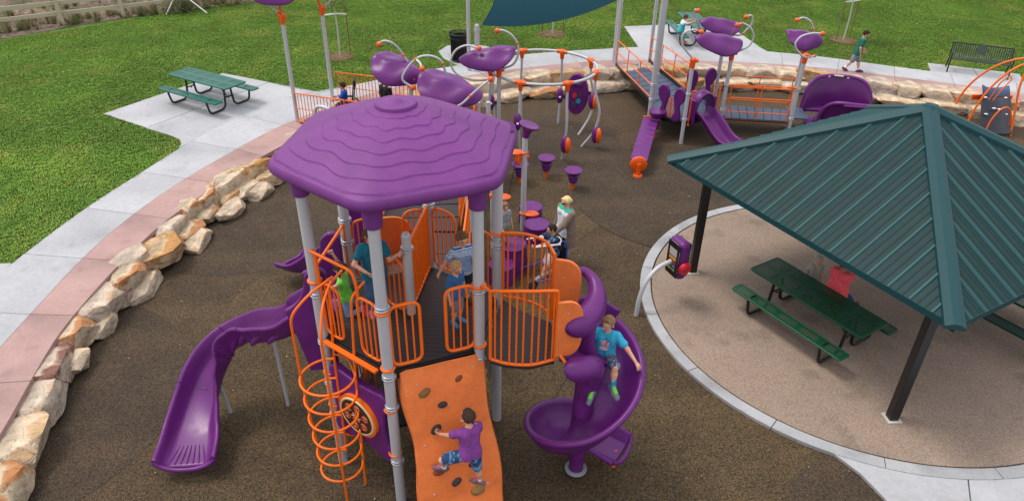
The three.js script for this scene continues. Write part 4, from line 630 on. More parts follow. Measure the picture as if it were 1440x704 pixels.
function stump(x, z, r, h, label) {
  const g = new THREE.CylinderGeometry(r * .97, r * 1.05, h, 40, 8, true), p = g.attributes.position; for (let i = 0; i < p.count; i++) { const a = Math.atan2(p.getZ(i), p.getX(i)), k = 1 + .035 * Math.sin(a * 11 + p.getY(i) * 3) + .05 * (fbm(Math.cos(a) * 5 + 9 + x, Math.sin(a) * 5 + p.getY(i) * 1.5 + 9, 3) - .5) * 2; p.setX(i, p.getX(i) * k); p.setZ(i, p.getZ(i) * k); } g.computeVertexNormals();
  const t = thing('tree_stump_step', label, 'stump step', [x, 0, z], 0, 'purple moulded stump steps'); g.translate(0, h / 2, 0); part('bark', g, M.purple, t);
  const top = new THREE.LatheGeometry([[0, 0], [.3, .004], [.32, -.004], [.55, .004], [.57, -.004], [.8, .004], [.82, -.004], [.96, .004], [1.02, -.02], [1.0, -.06]].map(q => new THREE.Vector2(q[0] * r, h + q[1] * .5)), 40); part('top', top, M.purple, t);
}
stump(.42, -14.75, .27, .42, 'purple stump step behind the vine post'); stump(.55, -13.95, .29, .42, 'purple stump step in front of the vine post'); stump(.02, -12.75, .29, .62, 'tall purple stump step close to the tower'); stump(-.2, -12.3, .27, .42, 'low purple stump step half hidden by the tower rails');
{
  const t = thing('vine_post', 'silver post with a purple funnel top and orange leaf foot steps', 'climbing post', [.24, 0, -14.37]);
  postPart(t, 0, 0, 0, 2.35, .062, []); const f = lathe([[.066, 0], [.08, .02], [.085, .12], [.12, .2], [.21, .27], [.225, .3], [.2, .31], [.1, .29], [0, .285]], 0, 0, 0, 28); f.rotateZ(.0); f.rotateX(-.0); const q = f.clone(); q.rotateZ(-.28); q.translate(0, 2.3, 0); part('funnel_top', q, M.purple, t);
  for (const [y, a] of [[.45, .2], [1.95, Math.PI]]) { const g = new THREE.SphereGeometry(.16, 20, 12); g.scale(1.1, .28, .8); g.translate(.19 * Math.cos(a), y, .19 * Math.sin(a)); const b = new THREE.TorusGeometry(.07, .022, 7, 18); b.rotateX(Math.PI / 2); b.translate(0, y, 0); part('foot_step', [g, b], M.orangeCap, t); }
  part('vine_cable', bar([-.42, 0.5, .3], [-.16, 1.95, 0], .008, 5), M.blackMetal, t); part('vine_bracket', [ball(.1, -.14, 1.8, .02, .7, 1.6, .7, 14), bar([-.14, 1.85, 0], [.1, 1.85, 0], .05)], M.orangeCap, t);
}
{
  const t = thing('hanging_step_pole', 'slim silver pole with an orange leaf step right of the tower roof', 'climbing post', [-.42, 0, -13.2]); postPart(t, 0, 0, 0, 2.4, .05, []); const g = new THREE.SphereGeometry(.17, 20, 12); g.scale(1.1, .26, .8); g.translate(.2, 1.5, .05); part('foot_step', [g, cyl(.07, .07, .06, 0, 1.47, 0, 16)], M.orangeCap, t); part('vine_cable', bar([.1, 0.3, .1], [.12, 2.35, .05], .007, 5), M.blackMetal, t);
}
// ---------------------------------------------------------------- low play structure at the back: ramp, deck, slide, bridge
const LY = .66;
{
  const t = thing('accessible_ramp', 'blue access ramp with orange rails from the back walk', 'ramp');
  ramp(t, [3.5, -24.6], [4.15, -21.05], [4.72, -25.1], [5.4, -22.0], U + .03, LY - .01, M.blueDeck, 8);
  for (const [a, b] of [[[3.5, -24.6], [4.15, -21.05]], [[4.72, -25.1], [5.4, -22.0]]]) {
    const q = (u, y) => V(lerp(a[0], b[0], u), lerp(U + .03, LY, u) + y, lerp(a[1], b[1], u));
    part('edge_beam', (() => { const d = q(1, 0).sub(q(0, 0)); const g = box(d.length(), .16, .05, 0, 0, 0, .008); g.rotateY(rotFor([d.x, d.z])); const m = q(.5, .02); g.translate(m.x, m.y, m.z); return g; })(), M.blackMetal, t);
    for (const y of [.12, .5, .9]) part('rail', bar(q(0, y), q(1, y), .018, 7), M.orange, t); for (const u of [0, .33, .66, 1]) part('rail_post', pipe(roundPath([q(u, .1), q(u, .5), q(u + .004, .9)], .1), .016, 7), M.orange, t);
  }
  part('leg', [cyl(.05, .05, .6, 4.35, 0, -21.35, 14), cyl(.05, .05, .6, 5.3, 0, -22.2, 14)], M.silver, t);
}
{
  const t = thing('low_play_deck', 'low blue play deck with tall silver posts at the back', 'play deck');
  part('deck', planarUV(slabGeo([[4.15, -20.98], [4.08, -20.15], [4.82, -19.55], [6.08, -20.3], [6.1, -21.4], [5.42, -21.95]], LY - .06, LY, .005)), M.blueDeck, t);
  part('deck_edge', [(() => { const g = box(1.0, .12, .04); g.rotateY(rotFor([.8, .62])); g.translate(4.44, LY - .09, -19.82); return g; })(), (() => { const g = box(1.4, .12, .04); g.rotateY(rotFor([1.26, -.75])); g.translate(5.45, LY - .09, -19.9); return g; })()], M.blackMetal, t);
  postPart(t, 4.0, -20.2, 0, 5.2, .065, [.4, 1.05, 1.5]); postPart(t, 4.25, -21.1, 0, 5.2, .06, [1.5]); postPart(t, 3.5, -24.75, U - .05, 5.3, .06, []); postPart(t, 4.75, -25.15, U - .05, 5.3, .06, []);
  // two ear shaped speaking panels and slide mouth panels
  const ear = (x, y, z, turn, s) => { const sh = new THREE.Shape(); sh.moveTo(.02, 0); sh.quadraticCurveTo(-.05, .02, -.06, .12); sh.quadraticCurveTo(-.0, .3, .02, .45); sh.quadraticCurveTo(-.16, .62, -.13, .82); sh.quadraticCurveTo(-.06, 1.0, .06, .93); sh.quadraticCurveTo(.17, .82, .14, .62); sh.quadraticCurveTo(.07, .4, .065, .2); sh.quadraticCurveTo(.2, .06, .1, 0); sh.lineTo(.02, 0);
    const e = new THREE.ExtrudeGeometry(sh, { depth: .07, bevelEnabled: true, bevelThickness: .035, bevelSize: .03, bevelSegments: 4, curveSegments: 10 }); if (s < 0) { e.scale(-1, 1, 1); const q = e.attributes.position; for (let i = 0; i < q.count; i += 3) { const a = [q.getX(i + 1), q.getY(i + 1), q.getZ(i + 1)]; q.setXYZ(i + 1, q.getX(i + 2), q.getY(i + 2), q.getZ(i + 2)); q.setXYZ(i + 2, ...a); } } e.translate(0, 0, -.035); e.rotateY(turn); e.translate(x, y, z); e.computeVertexNormals(); const o = part('speaking_panel', e, M.purple, t); return o; };
  const ea = rotFor([.8, .62]), eb = rotFor([1.26, -.75]);
  for (const [x, z, s] of [[4.3, -19.98, 1], [4.7, -19.66, -1]]) { const o = ear(x, LY - .05, z, ea, s); const bx = x + .8 * .16 * s, bz = z + .62 * .16 * s; for (const k of [0, 1]) part('bar', bar([bx + .06 * k * s, LY, bz + .05 * k * s], [bx + .06 * k * s, LY + .6, bz + .05 * k * s], .014, 7), M.orange, o); }
  for (const [x, z, s] of [[5.35, -21.2, 1], [5.95, -21.35, -1]]) { const o = ear(x, LY, z, 0, s); for (const k of [0, 1]) part('bar', bar([x - .1 * s - .09 * k * s, LY, z], [x - .1 * s - .09 * k * s, LY + .6, z], .014, 7), M.orange, o); }
  for (const [x, z] of [[5.02, -19.62], [5.95, -20.18]]) part('orange_bar', [bar([x, LY - .15, z], [x, LY + .85, z], .022), bar([x, LY + .85, z], [x + .12, LY + .85, z - .07], .02), ball(.05, x, LY - .15, z, 1, .6, 1, 12)], M.orange, t);
}
{
  const t = thing('short_slide', 'short purple slide with arched hood on the low deck', 'slide');
  const D = V(.52, 0, .86).normalize(), s = V(5.42, LY, -19.95), path = spline([[0, 0], [.2, 0], [.45, -.12], [.85, -.38], [1.15, -.5], [1.42, -.52]].map(([k, y]) => s.clone().addScaledVector(D, k).add(V(0, y, 0))), 40);
  part('chute', loft(path, u => chute(.3, .26)), M.purple, t);
  const L = V(-D.z, 0, D.x), arch = []; for (let k = 0; k <= 24; k++) { const a = Math.PI * k / 24; arch.push(s.clone().addScaledVector(L, .33 * Math.cos(a)).add(V(0, .2 + .48 * Math.sin(a), 0))); }
  part('hood', [loft(arch.map(p => p), () => [[-.18, 0], [-.16, .06], [0, .1], [.16, .06], [.18, 0], [.0, .02]])], M.purple, t);
  for (const k of [-1, 1]) part('hood_side', (() => { const p = s.clone().addScaledVector(L, k * .38), g = new RoundedBoxGeometry(.09, .75, .34, 3, .04); g.rotateY(Math.atan2(D.x, D.z)); g.translate(p.x, p.y + .2, p.z); return g; })(), M.purple, t);
}
{
  const t = thing('clatter_bridge', 'blue plank bridge with orange rails between deck and boat', 'bridge');
  const A0 = [6.2, -20.15], A1 = [8.02, -19.85 - .1], B0 = [6.35, -21.2], B1 = [8.35, -20.9]; ramp(t, A0, A1, B0, B1, LY - .12, LY - .12, M.blueDeck, 8);
  for (const [a, b] of [[A0, A1], [B0, B1]]) { const q = (u, y) => V(lerp(a[0], b[0], u), LY + y, lerp(a[1], b[1], u)); for (const y of [-.2, .08, .5, .82, .9]) if (y < .85 || a === A0) part('rail', bar(q(.02, y > .85 ? .88 : y), q(.99, y), y === .5 ? .022 : .016, 7), M.orange, t); for (const u of [.03, .5, .97]) part('rail_post', bar(q(u, -.2), q(u, .88), .016, 7), M.orange, t); part('hook', ball(.03, q(1, .88).x, q(1, .88).y, q(1, .88).z, 2, 1, 1, 10), M.orange, t); }
  part('edge_beam', bar([A0[0], LY - .17, A0[1]], [A1[0], LY - .17, A1[1]], .03), M.blackMetal, t);
}
{ // purple rocking boat
  const t = thing('rocking_boat', 'purple moulded rocking boat with high curved ends beside the bridge', 'rocker', [9.75, 0, -20.6], -.12);
  const shell = (w, h, th, y, z, tilt, tw) => { const g = new THREE.SphereGeometry(1, 48, 24, 0, Math.PI * 2, 0, Math.PI / 2 * .98), p = g.attributes.position; for (let i = 0; i < p.count; i++) { const X = p.getX(i), Y = p.getY(i), Z = p.getZ(i), e = v => Math.sign(v) * Math.pow(Math.abs(v), .75); p.setXYZ(i, e(X) * w / 2, e(Y) * h, Z * th * (.6 + .4 * Math.abs(Y))); } g.computeVertexNormals(); g.rotateX(tilt); g.rotateY(tw); g.translate(0, y, z); return g; };
  const wall = (w, h, y, z, depth, lip) => { // curved back: outline extruded along a bent sheet
    const NU = 40, NV = 16, pos = [], idx = [], pt = (u, v, o) => { const x = (u - .5) * w * (1 - .0 * v), hh = h * Math.pow(Math.max(0, 1 - Math.pow(Math.abs(u - .5) * 2, 6)), .5); return [x * (1 - .06 * v), y + v * hh, z + depth * (Math.pow((u - .5) * 2, 2)) * .9 - .22 * v + o + .05 * Math.sin(v * Math.PI)]; };
    for (const o of [.045, -.045]) for (let j = 0; j <= NV; j++) for (let i = 0; i <= NU; i++) pos.push(...pt(i / NU, j / NV, o));
    const W = NU + 1, S = W * (NV + 1); for (let j = 0; j < NV; j++) for (let i = 0; i < NU; i++) { const a = j * W + i; idx.push(a, a + 1, a + W, a + W, a + 1, a + W + 1, S + a, S + a + W, S + a + 1, S + a + W, S + a + W + 1, S + a + 1); }
    const g = new THREE.BufferGeometry(); g.setAttribute('position', new THREE.Float32BufferAttribute(pos, 3)); g.setIndex(idx); g.computeVertexNormals(); g.setAttribute('uv', new THREE.Float32BufferAttribute(new Float32Array(pos.length / 3 * 2), 2));
    const rim = []; for (let i = 0; i <= NU; i++) rim.push(V(...pt(i / NU, 1, 0))); return [g, pipe(rim, .06, 10)];
  };
  part('back_wall', wall(2.15, .98, .42, -.72, .55), M.purple, t);
  part('front_wall', (() => { const g = wall(2.45, .82, .3, 0, .5); g.forEach(q => { q.rotateY(Math.PI); q.translate(.45, 0, .6); }); return g; })(), M.purple, t);
  part('bench_seat', [box(1.9, .1, .34, 0, .48, -.5, .045), box(1.7, .1, .3, .1, .44, .28, .045)], M.purple, t);
  part('floor', box(1.9, .07, 1.1, 0, .24, 0, .03), M.purple, t); part('entry_step', box(.5, .04, .9, -1.25, .52, .1, .01), M.blueDeck, t);
  for (const x of [-.38, 0, .38]) part('hand_grip', pipe([[x - .13, 1.43 - Math.abs(x) * .14, -.86], [x + .13, 1.43 - Math.abs(x + .1) * .14, -.86]], .03, 8), std('#c9bfae', { roughness: .7 }), t);
  part('grip_bar', pipe(roundPath([[-.2, 1.1, .86], [1.25, 1.08, .88]], .05), .035, 8), M.purple, t);
  part('warning_label', box(.3, .09, .01, .3, .9, .86), M.white, t);
  for (const s of [-.7, .7]) part('spring_mount', [cyl(.12, .12, .2, s, 0, 0, 18)], M.blackMetal, t);
  part('step_plate', box(.2, .3, .3, 1.15, .6, -.25, .03), M.orangeCap, t);
}
{ // ribbed balance plank on springs with mushroom seat
  const t = thing('balance_plank', 'purple ribbed balance plank with orange ends on a spring', 'balance plank', [0, 0, 0]);
  const a = V(4.02, .55, -20.0), b = V(3.3, .42, -17.35), d = b.clone().sub(a), L = d.length(); d.normalize();
  const path = []; for (let k = 0; k <= 60; k++) { const p = a.clone().addScaledVector(d, L * k / 60); p.y += .016 * Math.sin(k / 60 * Math.PI * 2 * 9) + .03 * Math.sin(k / 60 * Math.PI); path.push(p); }
  part('plank', loft(path, () => [[-.225, .01], [-.21, .02], [0, .022], [.21, .02], [.225, .01], [.225, -.02], [.21, -.03], [0, -.03], [-.21, -.03], [-.225, -.02]]), M.purple, t);
  part('end_cap', (() => { const g = new THREE.SphereGeometry(.235, 26, 14); g.scale(1, .95, .3); g.translate(b.x, b.y - .1, b.z + .03); return g; })(), M.orangeCap, t); part('end_strip', box(.48, .06, .05, a.x, a.y + .03, a.z, .015), M.orangeCap, t);
  part('spring_leg', [cyl(.05, .05, .3, b.x, .06, b.z + .1, 14), cyl(.13, .12, .05, b.x, .0, b.z + .1, 20), cyl(.045, .045, .45, 3.75, 0, -18.9, 12)], M.orangeCap, t);
}
mushroom(4.12, -20.15 + .35, 1.55, 'purple mushroom seat at the end of the balance plank');
// ---------------------------------------------------------------- orange arch climber at the right
{
  const t = thing('arch_climber', 'orange pipe arch climber with a blue panel bridge at the right', 'climber', [0, 0, 0]);
  const arc = (x0, z0, x1, z1, h) => { const p = []; for (let k = 0; k <= 24; k++) { const a = Math.PI * k / 24; p.push(V(lerp(x0, x1, .5 - .5 * Math.cos(a)), Math.sin(a) * h, lerp(z0, z1, .5 - .5 * Math.cos(a)))); } return p; };
  part('arch_pipe', pipe(arc(13.93, -20.95, 16.6, -20.7, 2.15), .032, 9), M.orange, t); part('arch_pipe', pipe(spline([[15.0, 0, -20.4], [14.9, .8, -20.5], [14.82, 1.6, -20.6], [14.95, 2.08, -20.7], [15.4, 2.2, -21.0], [16.2, 1.6, -21.5], [16.5, 0, -21.7]], 40), .032, 9), M.orange, t); part('arch_pipe', pipe(arc(14.2, -22.3, 17.2, -20.3, 2.1), .032, 9), M.orange, t);
  part('hand_loop', pipe(roundPath([[14.28, .95, -20.9], [14.42, 1.5, -20.88], [14.62, 1.72, -20.85], [14.66, 1.62, -20.8], [14.5, 1.3, -20.82], [14.38, .95, -20.86]], .06), .018), M.orange, t);
  part('small_arch', pipe(arc(14.62, -20.35, 15.28, -20.3, .0).map((p, i) => V(lerp(14.3, 14.98, i / 24), .1 + .75 * Math.pow(Math.sin(Math.PI * i / 24), .5), -20.55)), .024), M.orange, t);
  const sheet = []; part('panel_bridge', loft([[14.75, .86, -21.4], [14.71, .66, -21.15], [14.66, .46, -20.92], [14.6, .26, -20.7], [14.55, .06, -20.45]], u => [[-.42, .1], [-.2, .02], [0, 0], [.2, .02], [.42, .1], [.42, .06], [.2, -.02], [0, -.04], [-.2, -.02], [-.42, .06]]), std('#1b2030', { roughness: .5 }), t); part('scoop_panel', loft([[14.76, 1.1, -21.62], [14.755, 1.0, -21.52], [14.75, .88, -21.42]], u => [[-.4, .14], [-.2, .0], [0, -.04], [.2, 0], [.4, .14], [.4, .1], [.2, -.04], [0, -.08], [-.2, -.04], [-.4, .1]]), std('#2c466a', { roughness: .45 }), t);
  for (const [x, y, z] of [[14.42, .88, -21.3], [15.06, .88, -21.3], [14.62, .64, -21.02], [14.78, .62, -21.0], [14.98, .52, -20.86], [14.36, .5, -20.9]]) part('fixing', ball(.05, x, y, z, 1.3, .5, .8, 10), M.white, t);
  part('cross_beam', box(1.25, .16, .08, 14.78, .8, -21.55, .02), M.orangeCap, t);
  for (const y of [.55, .95, 1.3]) part('rung', bar([15.22, y, -20.55], [16.4, y, -21.0], .022), M.orange, t);
  part('foot', [cyl(.03, .03, .55, 15.85, 0, -20.05, 10), cyl(.1, .1, .03, 15.85, .0, -20.05, 16), cyl(.11, .11, .03, 15.8, .5, -20.05, 16)], M.orange, t);
}
// ---------------------------------------------------------------- talk panel by the shelter
{
  const t = thing('bus_panel', 'purple play panel with red knob on a bent silver pipe by the kerb', 'play panel', [0, 0, 0]);
  part('pipe_stand', pipe(spline([[2.43, 0, -11.19], [2.46, .4, -11.22], [2.56, .72, -11.3], [2.78, .93, -11.45], [3.05, 1.0, -11.6]], 24), .045, 12), M.silver, t);
  const turn = -1.15, g = new RoundedBoxGeometry(.44, .82, .24, 5, .1), o = part('body', g, M.purple, t); o.position.set(3.18, 1.08, -11.62); o.rotation.y = turn;
  const fc = tex(128, 256, (u, v) => { const x = u - .5, y = v - .5; const rows = [[.18, .05, '0'], [.03, .05], [-.1, .05]]; let c = [28, 24, 30]; if (y > .1 && y < .33 && Math.abs(x) < .32) c = (Math.floor(u * 26) + Math.floor(v * 30)) % 3 ? [205, 200, 195] : [60, 55, 60]; if (y > -.02 && y < .08 && Math.abs(x) < .3) c = [190, 140, 50]; if (y > -.14 && y < -.05 && Math.abs(x) < .32) c = [150, 45, 50]; if (y > -.24 && y < -.16 && Math.abs(x) < .3) c = [60, 130, 165]; if (y > -.34 && y < -.27 && Math.abs(x) < .3) c = [150, 150, 60]; return c; });
  part('print_face', (() => { const f = new RoundedBoxGeometry(.36, .72, .02, 3, .009); f.translate(0, 0, -.125); return f; })(), std('#ffffff', { map: fc, roughness: .4 }), o);
  part('print_face', (() => { const f = new RoundedBoxGeometry(.36, .72, .02, 3, .009); f.translate(0, 0, .125); return f; })(), std('#ffffff', { map: fc, roughness: .4 }), o);
  const kn = lathe([[0, .09], [.05, .092], [.1, .08], [.13, .05], [.135, .02], [.12, 0], [0, 0]], 0, 0, 0, 28); kn.rotateZ(-Math.PI / 2); kn.rotateX(0); kn.translate(.215, -.12, 0); part('red_knob', kn, M.red, o, 'round red knob'); const kb = ball(.035, .3, -.12, .04, .6, 1, 1, 12); part('knob_dimple', kb, std('#7d0c1a', { roughness: .4 }), o);
  part('oval_hole', ball(.05, .215, -.3, .02, .25, 1.3, 1, 14), M.purpleDark, o);
}

// ---------------------------------------------------------------- picnic shelter
{
  const c = [7.09, -11.76], E = 2.54, AP = 4.09, R = 4.2, th0 = Math.atan2(3.9, -.88) + .045;
  const t = thing('picnic_shelter', 'square picnic shelter with green standing seam metal roof on black posts', 'shelter', [c[0], 0, c[1]]);
  const roofTex = tex(512, 512, (u, v, i, j) => { const a = fbm(u * 3, v * 12, 4, 0), s = hash2(i >> 1, j >> 1) > .9985 ? 60 : 0, st = sstep(.62, .8, fbm(u * 20, v * 3, 3, 0)); const k = .92 + .16 * (a - .5) + .05 * (hash2(i, j) - .5) - .05 * st; return [20 * k + s, 52 * k + s, 53 * k + s]; });
  const mr = phys('#ffffff', { map: rep(roofTex, .7), roughness: .5, specularIntensity: .4 }), trim = phys('#173f44', { roughness: .46, specularIntensity: .45 }), ribM = phys('#234b4e', { roughness: .4, specularIntensity: .6 });
  const cor = [0, 1, 2, 3].map(k => { const a = th0 + k * Math.PI / 2; return V(R * Math.cos(a), E, R * Math.sin(a)); }), ap = V(0, AP, 0);
  const roof = part('ridge_cap', lathe([[0, .1], [.12, .085], [.17, .03], [.19, -.02]], 0, AP - .02, 0, 4), trim, t);
  for (let f = 0; f < 4; f++) {
    const a = cor[f], b = cor[(f + 1) % 4], mid = a.clone().add(b).multiplyScalar(.5), ex = b.clone().sub(a), W = ex.length(); ex.normalize(); const up = ap.clone().sub(mid), Ls = up.length(); up.normalize(); const nn = up.clone().cross(ex).normalize(); if (nn.y < 0) nn.negate();
    const P = (s, v, o) => mid.clone().addScaledVector(ex, s).addScaledVector(up, v).addScaledVector(nn, o), vmax = s => Math.max(0, Ls * (1 - 2 * Math.abs(s) / W));
    const N = 17;
    for (let k = 0; k < N; k++) {
      const s0 = -W / 2 + W * k / N, s1 = -W / 2 + W * (k + 1) / N, poly = [[s0, 0], [s1, 0]]; if (vmax(s1) > .01) poly.push([s1, vmax(s1)]); if (s0 < -.001 && s1 > .001) poly.push([0, Ls]); if (vmax(s0) > .01) poly.push([s0, vmax(s0)]);
      const pos = [], uv = [], idx = []; for (const o of [0, -.02]) for (const [s, v] of poly) { const p = P(s, v, o); pos.push(p.x, p.y, p.z); uv.push(s, v); } const n = poly.length; for (let q = 1; q < n - 1; q++) idx.push(0, q, q + 1, n, n + q + 1, n + q);
      const g = new THREE.BufferGeometry(); g.setAttribute('position', new THREE.Float32BufferAttribute(pos, 3)); g.setAttribute('uv', new THREE.Float32BufferAttribute(uv, 2)); g.setIndex(idx); const gf = g.toNonIndexed(); gf.computeVertexNormals(); const pan = part('roof_panel', gf, mr, t);
      const ribGeo = (s, w, h) => { const v = vmax(s); if (v < .12) return null; const q = []; const A = [[s - w, 0], [s - w * .45, h], [s + w * .45, h], [s + w, 0]], ps = [], ix = []; for (const vv of [0.0, v - .05]) for (const [x, o] of A) { const p = P(x, vv, o + .0005); ps.push(p.x, p.y, p.z); } for (let j = 0; j < 3; j++) ix.push(j, j + 1, 4 + j, 4 + j, j + 1, 5 + j); ix.push(0, 3, 1, 1, 3, 2); const gg = new THREE.BufferGeometry(); gg.setAttribute('position', new THREE.Float32BufferAttribute(ps, 3)); gg.setIndex(ix); const e = gg.toNonIndexed(); e.computeVertexNormals(); return e; };
      const r1 = ribGeo(s0, .03, .026); if (r1 && k) part('rib', r1, ribM, pan); for (const d of [.34, .66]) { const r2 = ribGeo(lerp(s0, s1, d), .016, .007); if (r2) part('rib', r2, mr, pan); }
    }
    // eave trim and hip cap
    part('eave_trim', (() => { const g = box(W + .02, .1, .03); const m = new THREE.Matrix4().makeBasis(ex, V(0, 1, 0), V(ex.z * -1, 0, ex.x)); g.applyMatrix4(m); const p = P(0, -.005, -.045); g.translate(p.x, p.y, p.z); return g; })(), trim, t);
    part('hip_cap', (() => { const dir = ap.clone().sub(a), L = dir.length(); dir.normalize(); const side = V(-dir.z, 0, dir.x).normalize(), n2 = side.clone().cross(dir).normalize(); if (n2.y < 0) n2.negate(); const prof = [[-.14, -.045], [-.135, .015], [-.045, .075], [.045, .075], [.135, .015], [.14, -.045]], ps = [], ix = []; for (const k of [-.02, L - .02]) for (const [x, y] of prof) { const p = a.clone().addScaledVector(dir, k).addScaledVector(side, x).addScaledVector(n2, y); ps.push(p.x, p.y, p.z); } for (let j = 0; j < 5; j++) ix.push(j, j + 1, 6 + j, 6 + j, j + 1, 7 + j); for (let j = 1; j < 5; j++) ix.push(0, j + 1, j); const gg = new THREE.BufferGeometry(); gg.setAttribute('position', new THREE.Float32BufferAttribute(ps, 3)); gg.setIndex(ix); const e = gg.toNonIndexed(); e.computeVertexNormals(); return e; })(), trim, t);
    // post, hip rafter and eave beam
    const k = .81, px = a.x * k, pz = a.z * k, yTop = E + (AP - E) * (1 - k) - .1;
    const o = part('post', box(.15, yTop - .05, .15, 0, (yTop - .05) / 2 + .06, 0, .012), M.blackMetal, t); o.position.set(px, 0, pz); o.rotation.y = -th0 - f * Math.PI / 2 + .35; part('base_plate', box(.24, .022, .24, 0, .071, 0, .004), std('#b9b6ae', { roughness: .7 }), o);
    part('rafter', (() => { const s = V(px, yTop - .02, pz), e2 = V(0, AP - .16, 0), d = e2.clone().sub(s), g = box(.1, .14, d.length()); g.lookAt(d); const m = s.add(e2).multiplyScalar(.5); g.translate(m.x, m.y, m.z); return g; })(), M.blackMetal, t);
    const nb = cor[(f + 1) % 4]; part('beam', (() => { const s = V(a.x * k, yTop - .1, a.z * k), e2 = V(nb.x * k, yTop - .1, nb.z * k), d = e2.clone().sub(s), g = box(.1, .18, d.length() - .16); g.lookAt(d); const m = s.add(e2).multiplyScalar(.5); g.translate(m.x, m.y, m.z); return g; })(), M.blackMetal, t);
  }
}
// ---------------------------------------------------------------- picnic tables with perforated tops
const holes = (solid) => tex(1024, 256, (u, v, i, j) => { // rectangular perforated zones between solid bands
  const zx = (u * 5) % 1, zy = (v * 2) % 1, edge = zx < .09 || zx > .91 || zy < .13 || zy > .87; if (edge) return [255, 255, 255]; const k = (i % 8 < 4) !== (j % 8 < 4); const hx = (i + (Math.floor(j / 4) % 2) * 4) % 8; return hx < 4 && j % 4 < 3 ? [0, 0, 0] : [255, 255, 255]; }, { srgb: false });
const benchHoles = tex(1024, 64, (u, v, i, j) => { const zx = (u * 5) % 1; if (zx < .1 || zx > .9 || v < .16 || v > .84) return [255, 255, 255]; const hx = (i + (Math.floor(j / 4) % 2) * 4) % 8; return hx < 4 && j % 4 < 3 ? [0, 0, 0] : [255, 255, 255]; }, { srgb: false });
const topHoles = holes();
function table(name, label, pos, turn, green) {
  const t = thing(name, label, 'picnic table', pos, turn, 'green picnic tables'); const L = 2.44, W = .76;
  const mf = phys(green, { roughness: .33, specularIntensity: .7 }), mp = std(green, { roughness: .38, alphaMap: topHoles, alphaTest: .5, side: THREE.DoubleSide }), mb = std(green, { roughness: .38, alphaMap: benchHoles, alphaTest: .5, side: THREE.DoubleSide });
  const slabTop = (l, w, y, z, m, nm) => { const g = new THREE.PlaneGeometry(l - .03, w - .03); g.rotateX(-Math.PI / 2); g.translate(0, y, z); const o = part(nm, g, m, t); part('rim', pipe(roundPath([[-l / 2, y - .018, z - w / 2], [l / 2, y - .018, z - w / 2], [l / 2, y - .018, z + w / 2], [-l / 2, y - .018, z + w / 2]], .05, true), .024, 8, true), mf, o); const p2 = g.clone(); p2.translate(0, -.012, 0); part('mesh_underside', p2, m, o); };
  slabTop(L, W, .76, 0, mp, 'table_top'); for (const s of [-1, 1]) slabTop(L, .26, .45, s * .68, mb, 'bench_seat');
  for (const x of [-.82, .82]) for (const s of [-1, 1]) part('leg_frame', pipe(roundPath([[x, .735, s * .1], [x, .12, s * .16], [x, .035, s * .27], [x, .035, s * .72], [x, .43, s * .8], [x, .43, s * .6]], .1), .031, 8), M.blackMetal, t);
  for (const s of [-1, 1]) { part('brace', bar([s * .82, .3, 0], [s * .3, .735, 0], .014, 7), M.blackMetal, t); part('cross_bar', [bar([s * .82, .35, -.16], [s * .82, .35, .16], .02, 7), bar([s * .82, .735, -.3], [s * .82, .735, .3], .018, 7)], M.blackMetal, t); }
  return t;
}
// end points from the ground plan: long axis direction sets the turn
table('picnic_table', 'dark green picnic table under the shelter with a person in coral sitting', [5.61, .06, -10.84], Math.atan2(-1.99, 1.25), '#07492f');
table('picnic_table', 'teal green picnic table on the pale pad by the lawn, nobody at it', [-9.11, U + .012, -20.63], Math.atan2(-1.25, 2.2), '#0b5a4e');
table('picnic_table', 'teal green picnic table at the far pad with a boy sitting', [6.88, U + .012, -28.1], Math.atan2(-2.7, .22), '#0b5a4e');
table('picnic_table', 'second dark picnic table mostly hidden under the shelter roof', [9.45, .06, -11.0], Math.atan2(-1.99, 1.25), '#0a3a33');
// ---------------------------------------------------------------- slatted bench, litter bin
{
  const t = thing('park_bench', 'dark slatted metal bench on the concrete pad by the lawn', 'bench', [16.02, U + .01, -24.62], Math.atan2(-.62, 1.5) + Math.PI * 2), W = 1.85, md = std('#1f2a2a', { roughness: .4 });
  t.rotation.y = rotFor([1.51, .66]);
  const N = 26; for (let k = 0; k < N; k++) { const x = -W / 2 + .06 + (W - .12) * k / (N - 1); part('slat', loft([[x, .46, .26], [x, .44, .1], [x, .43, -.1], [x, .46, -.2], [x, .6, -.26], [x, .86, -.36]], () => [[-.017, .005], [.017, .005], [.017, -.005], [-.017, -.005]]), md, t); }
  part('frame_bar', [bar([-W / 2, .46, .27], [W / 2, .46, .27], .02), bar([-W / 2, .87, -.365], [W / 2, .87, -.365], .022), bar([-W / 2, .42, -.1], [W / 2, .42, -.1], .018)], md, t);
  for (const s of [-1, 1]) { part('end_leg', pipe(roundPath([[s * W / 2, 0, .3], [s * W / 2, .44, .24], [s * W / 2, .44, -.18], [s * W / 2, 0, -.36]], .06), .024, 8), M.blackMetal, t); part('arm_rest', pipe(roundPath([[s * W / 2, .44, .22], [s * W / 2, .66, .28], [s * W / 2, .68, -.2], [s * W / 2, .62, -.28]], .06), .022, 8), M.blackMetal, t); part('end_post', bar([s * W / 2, .4, -.2], [s * W / 2, .88, -.37], .022), M.blackMetal, t); }
  part('badge', (() => { const g = new THREE.CylinderGeometry(.15, .15, .01, 28); g.rotateX(Math.PI / 2 - .35); g.translate(0, .74, -.3); return g; })(), std('#353d3d', { roughness: .5 }), t);
}
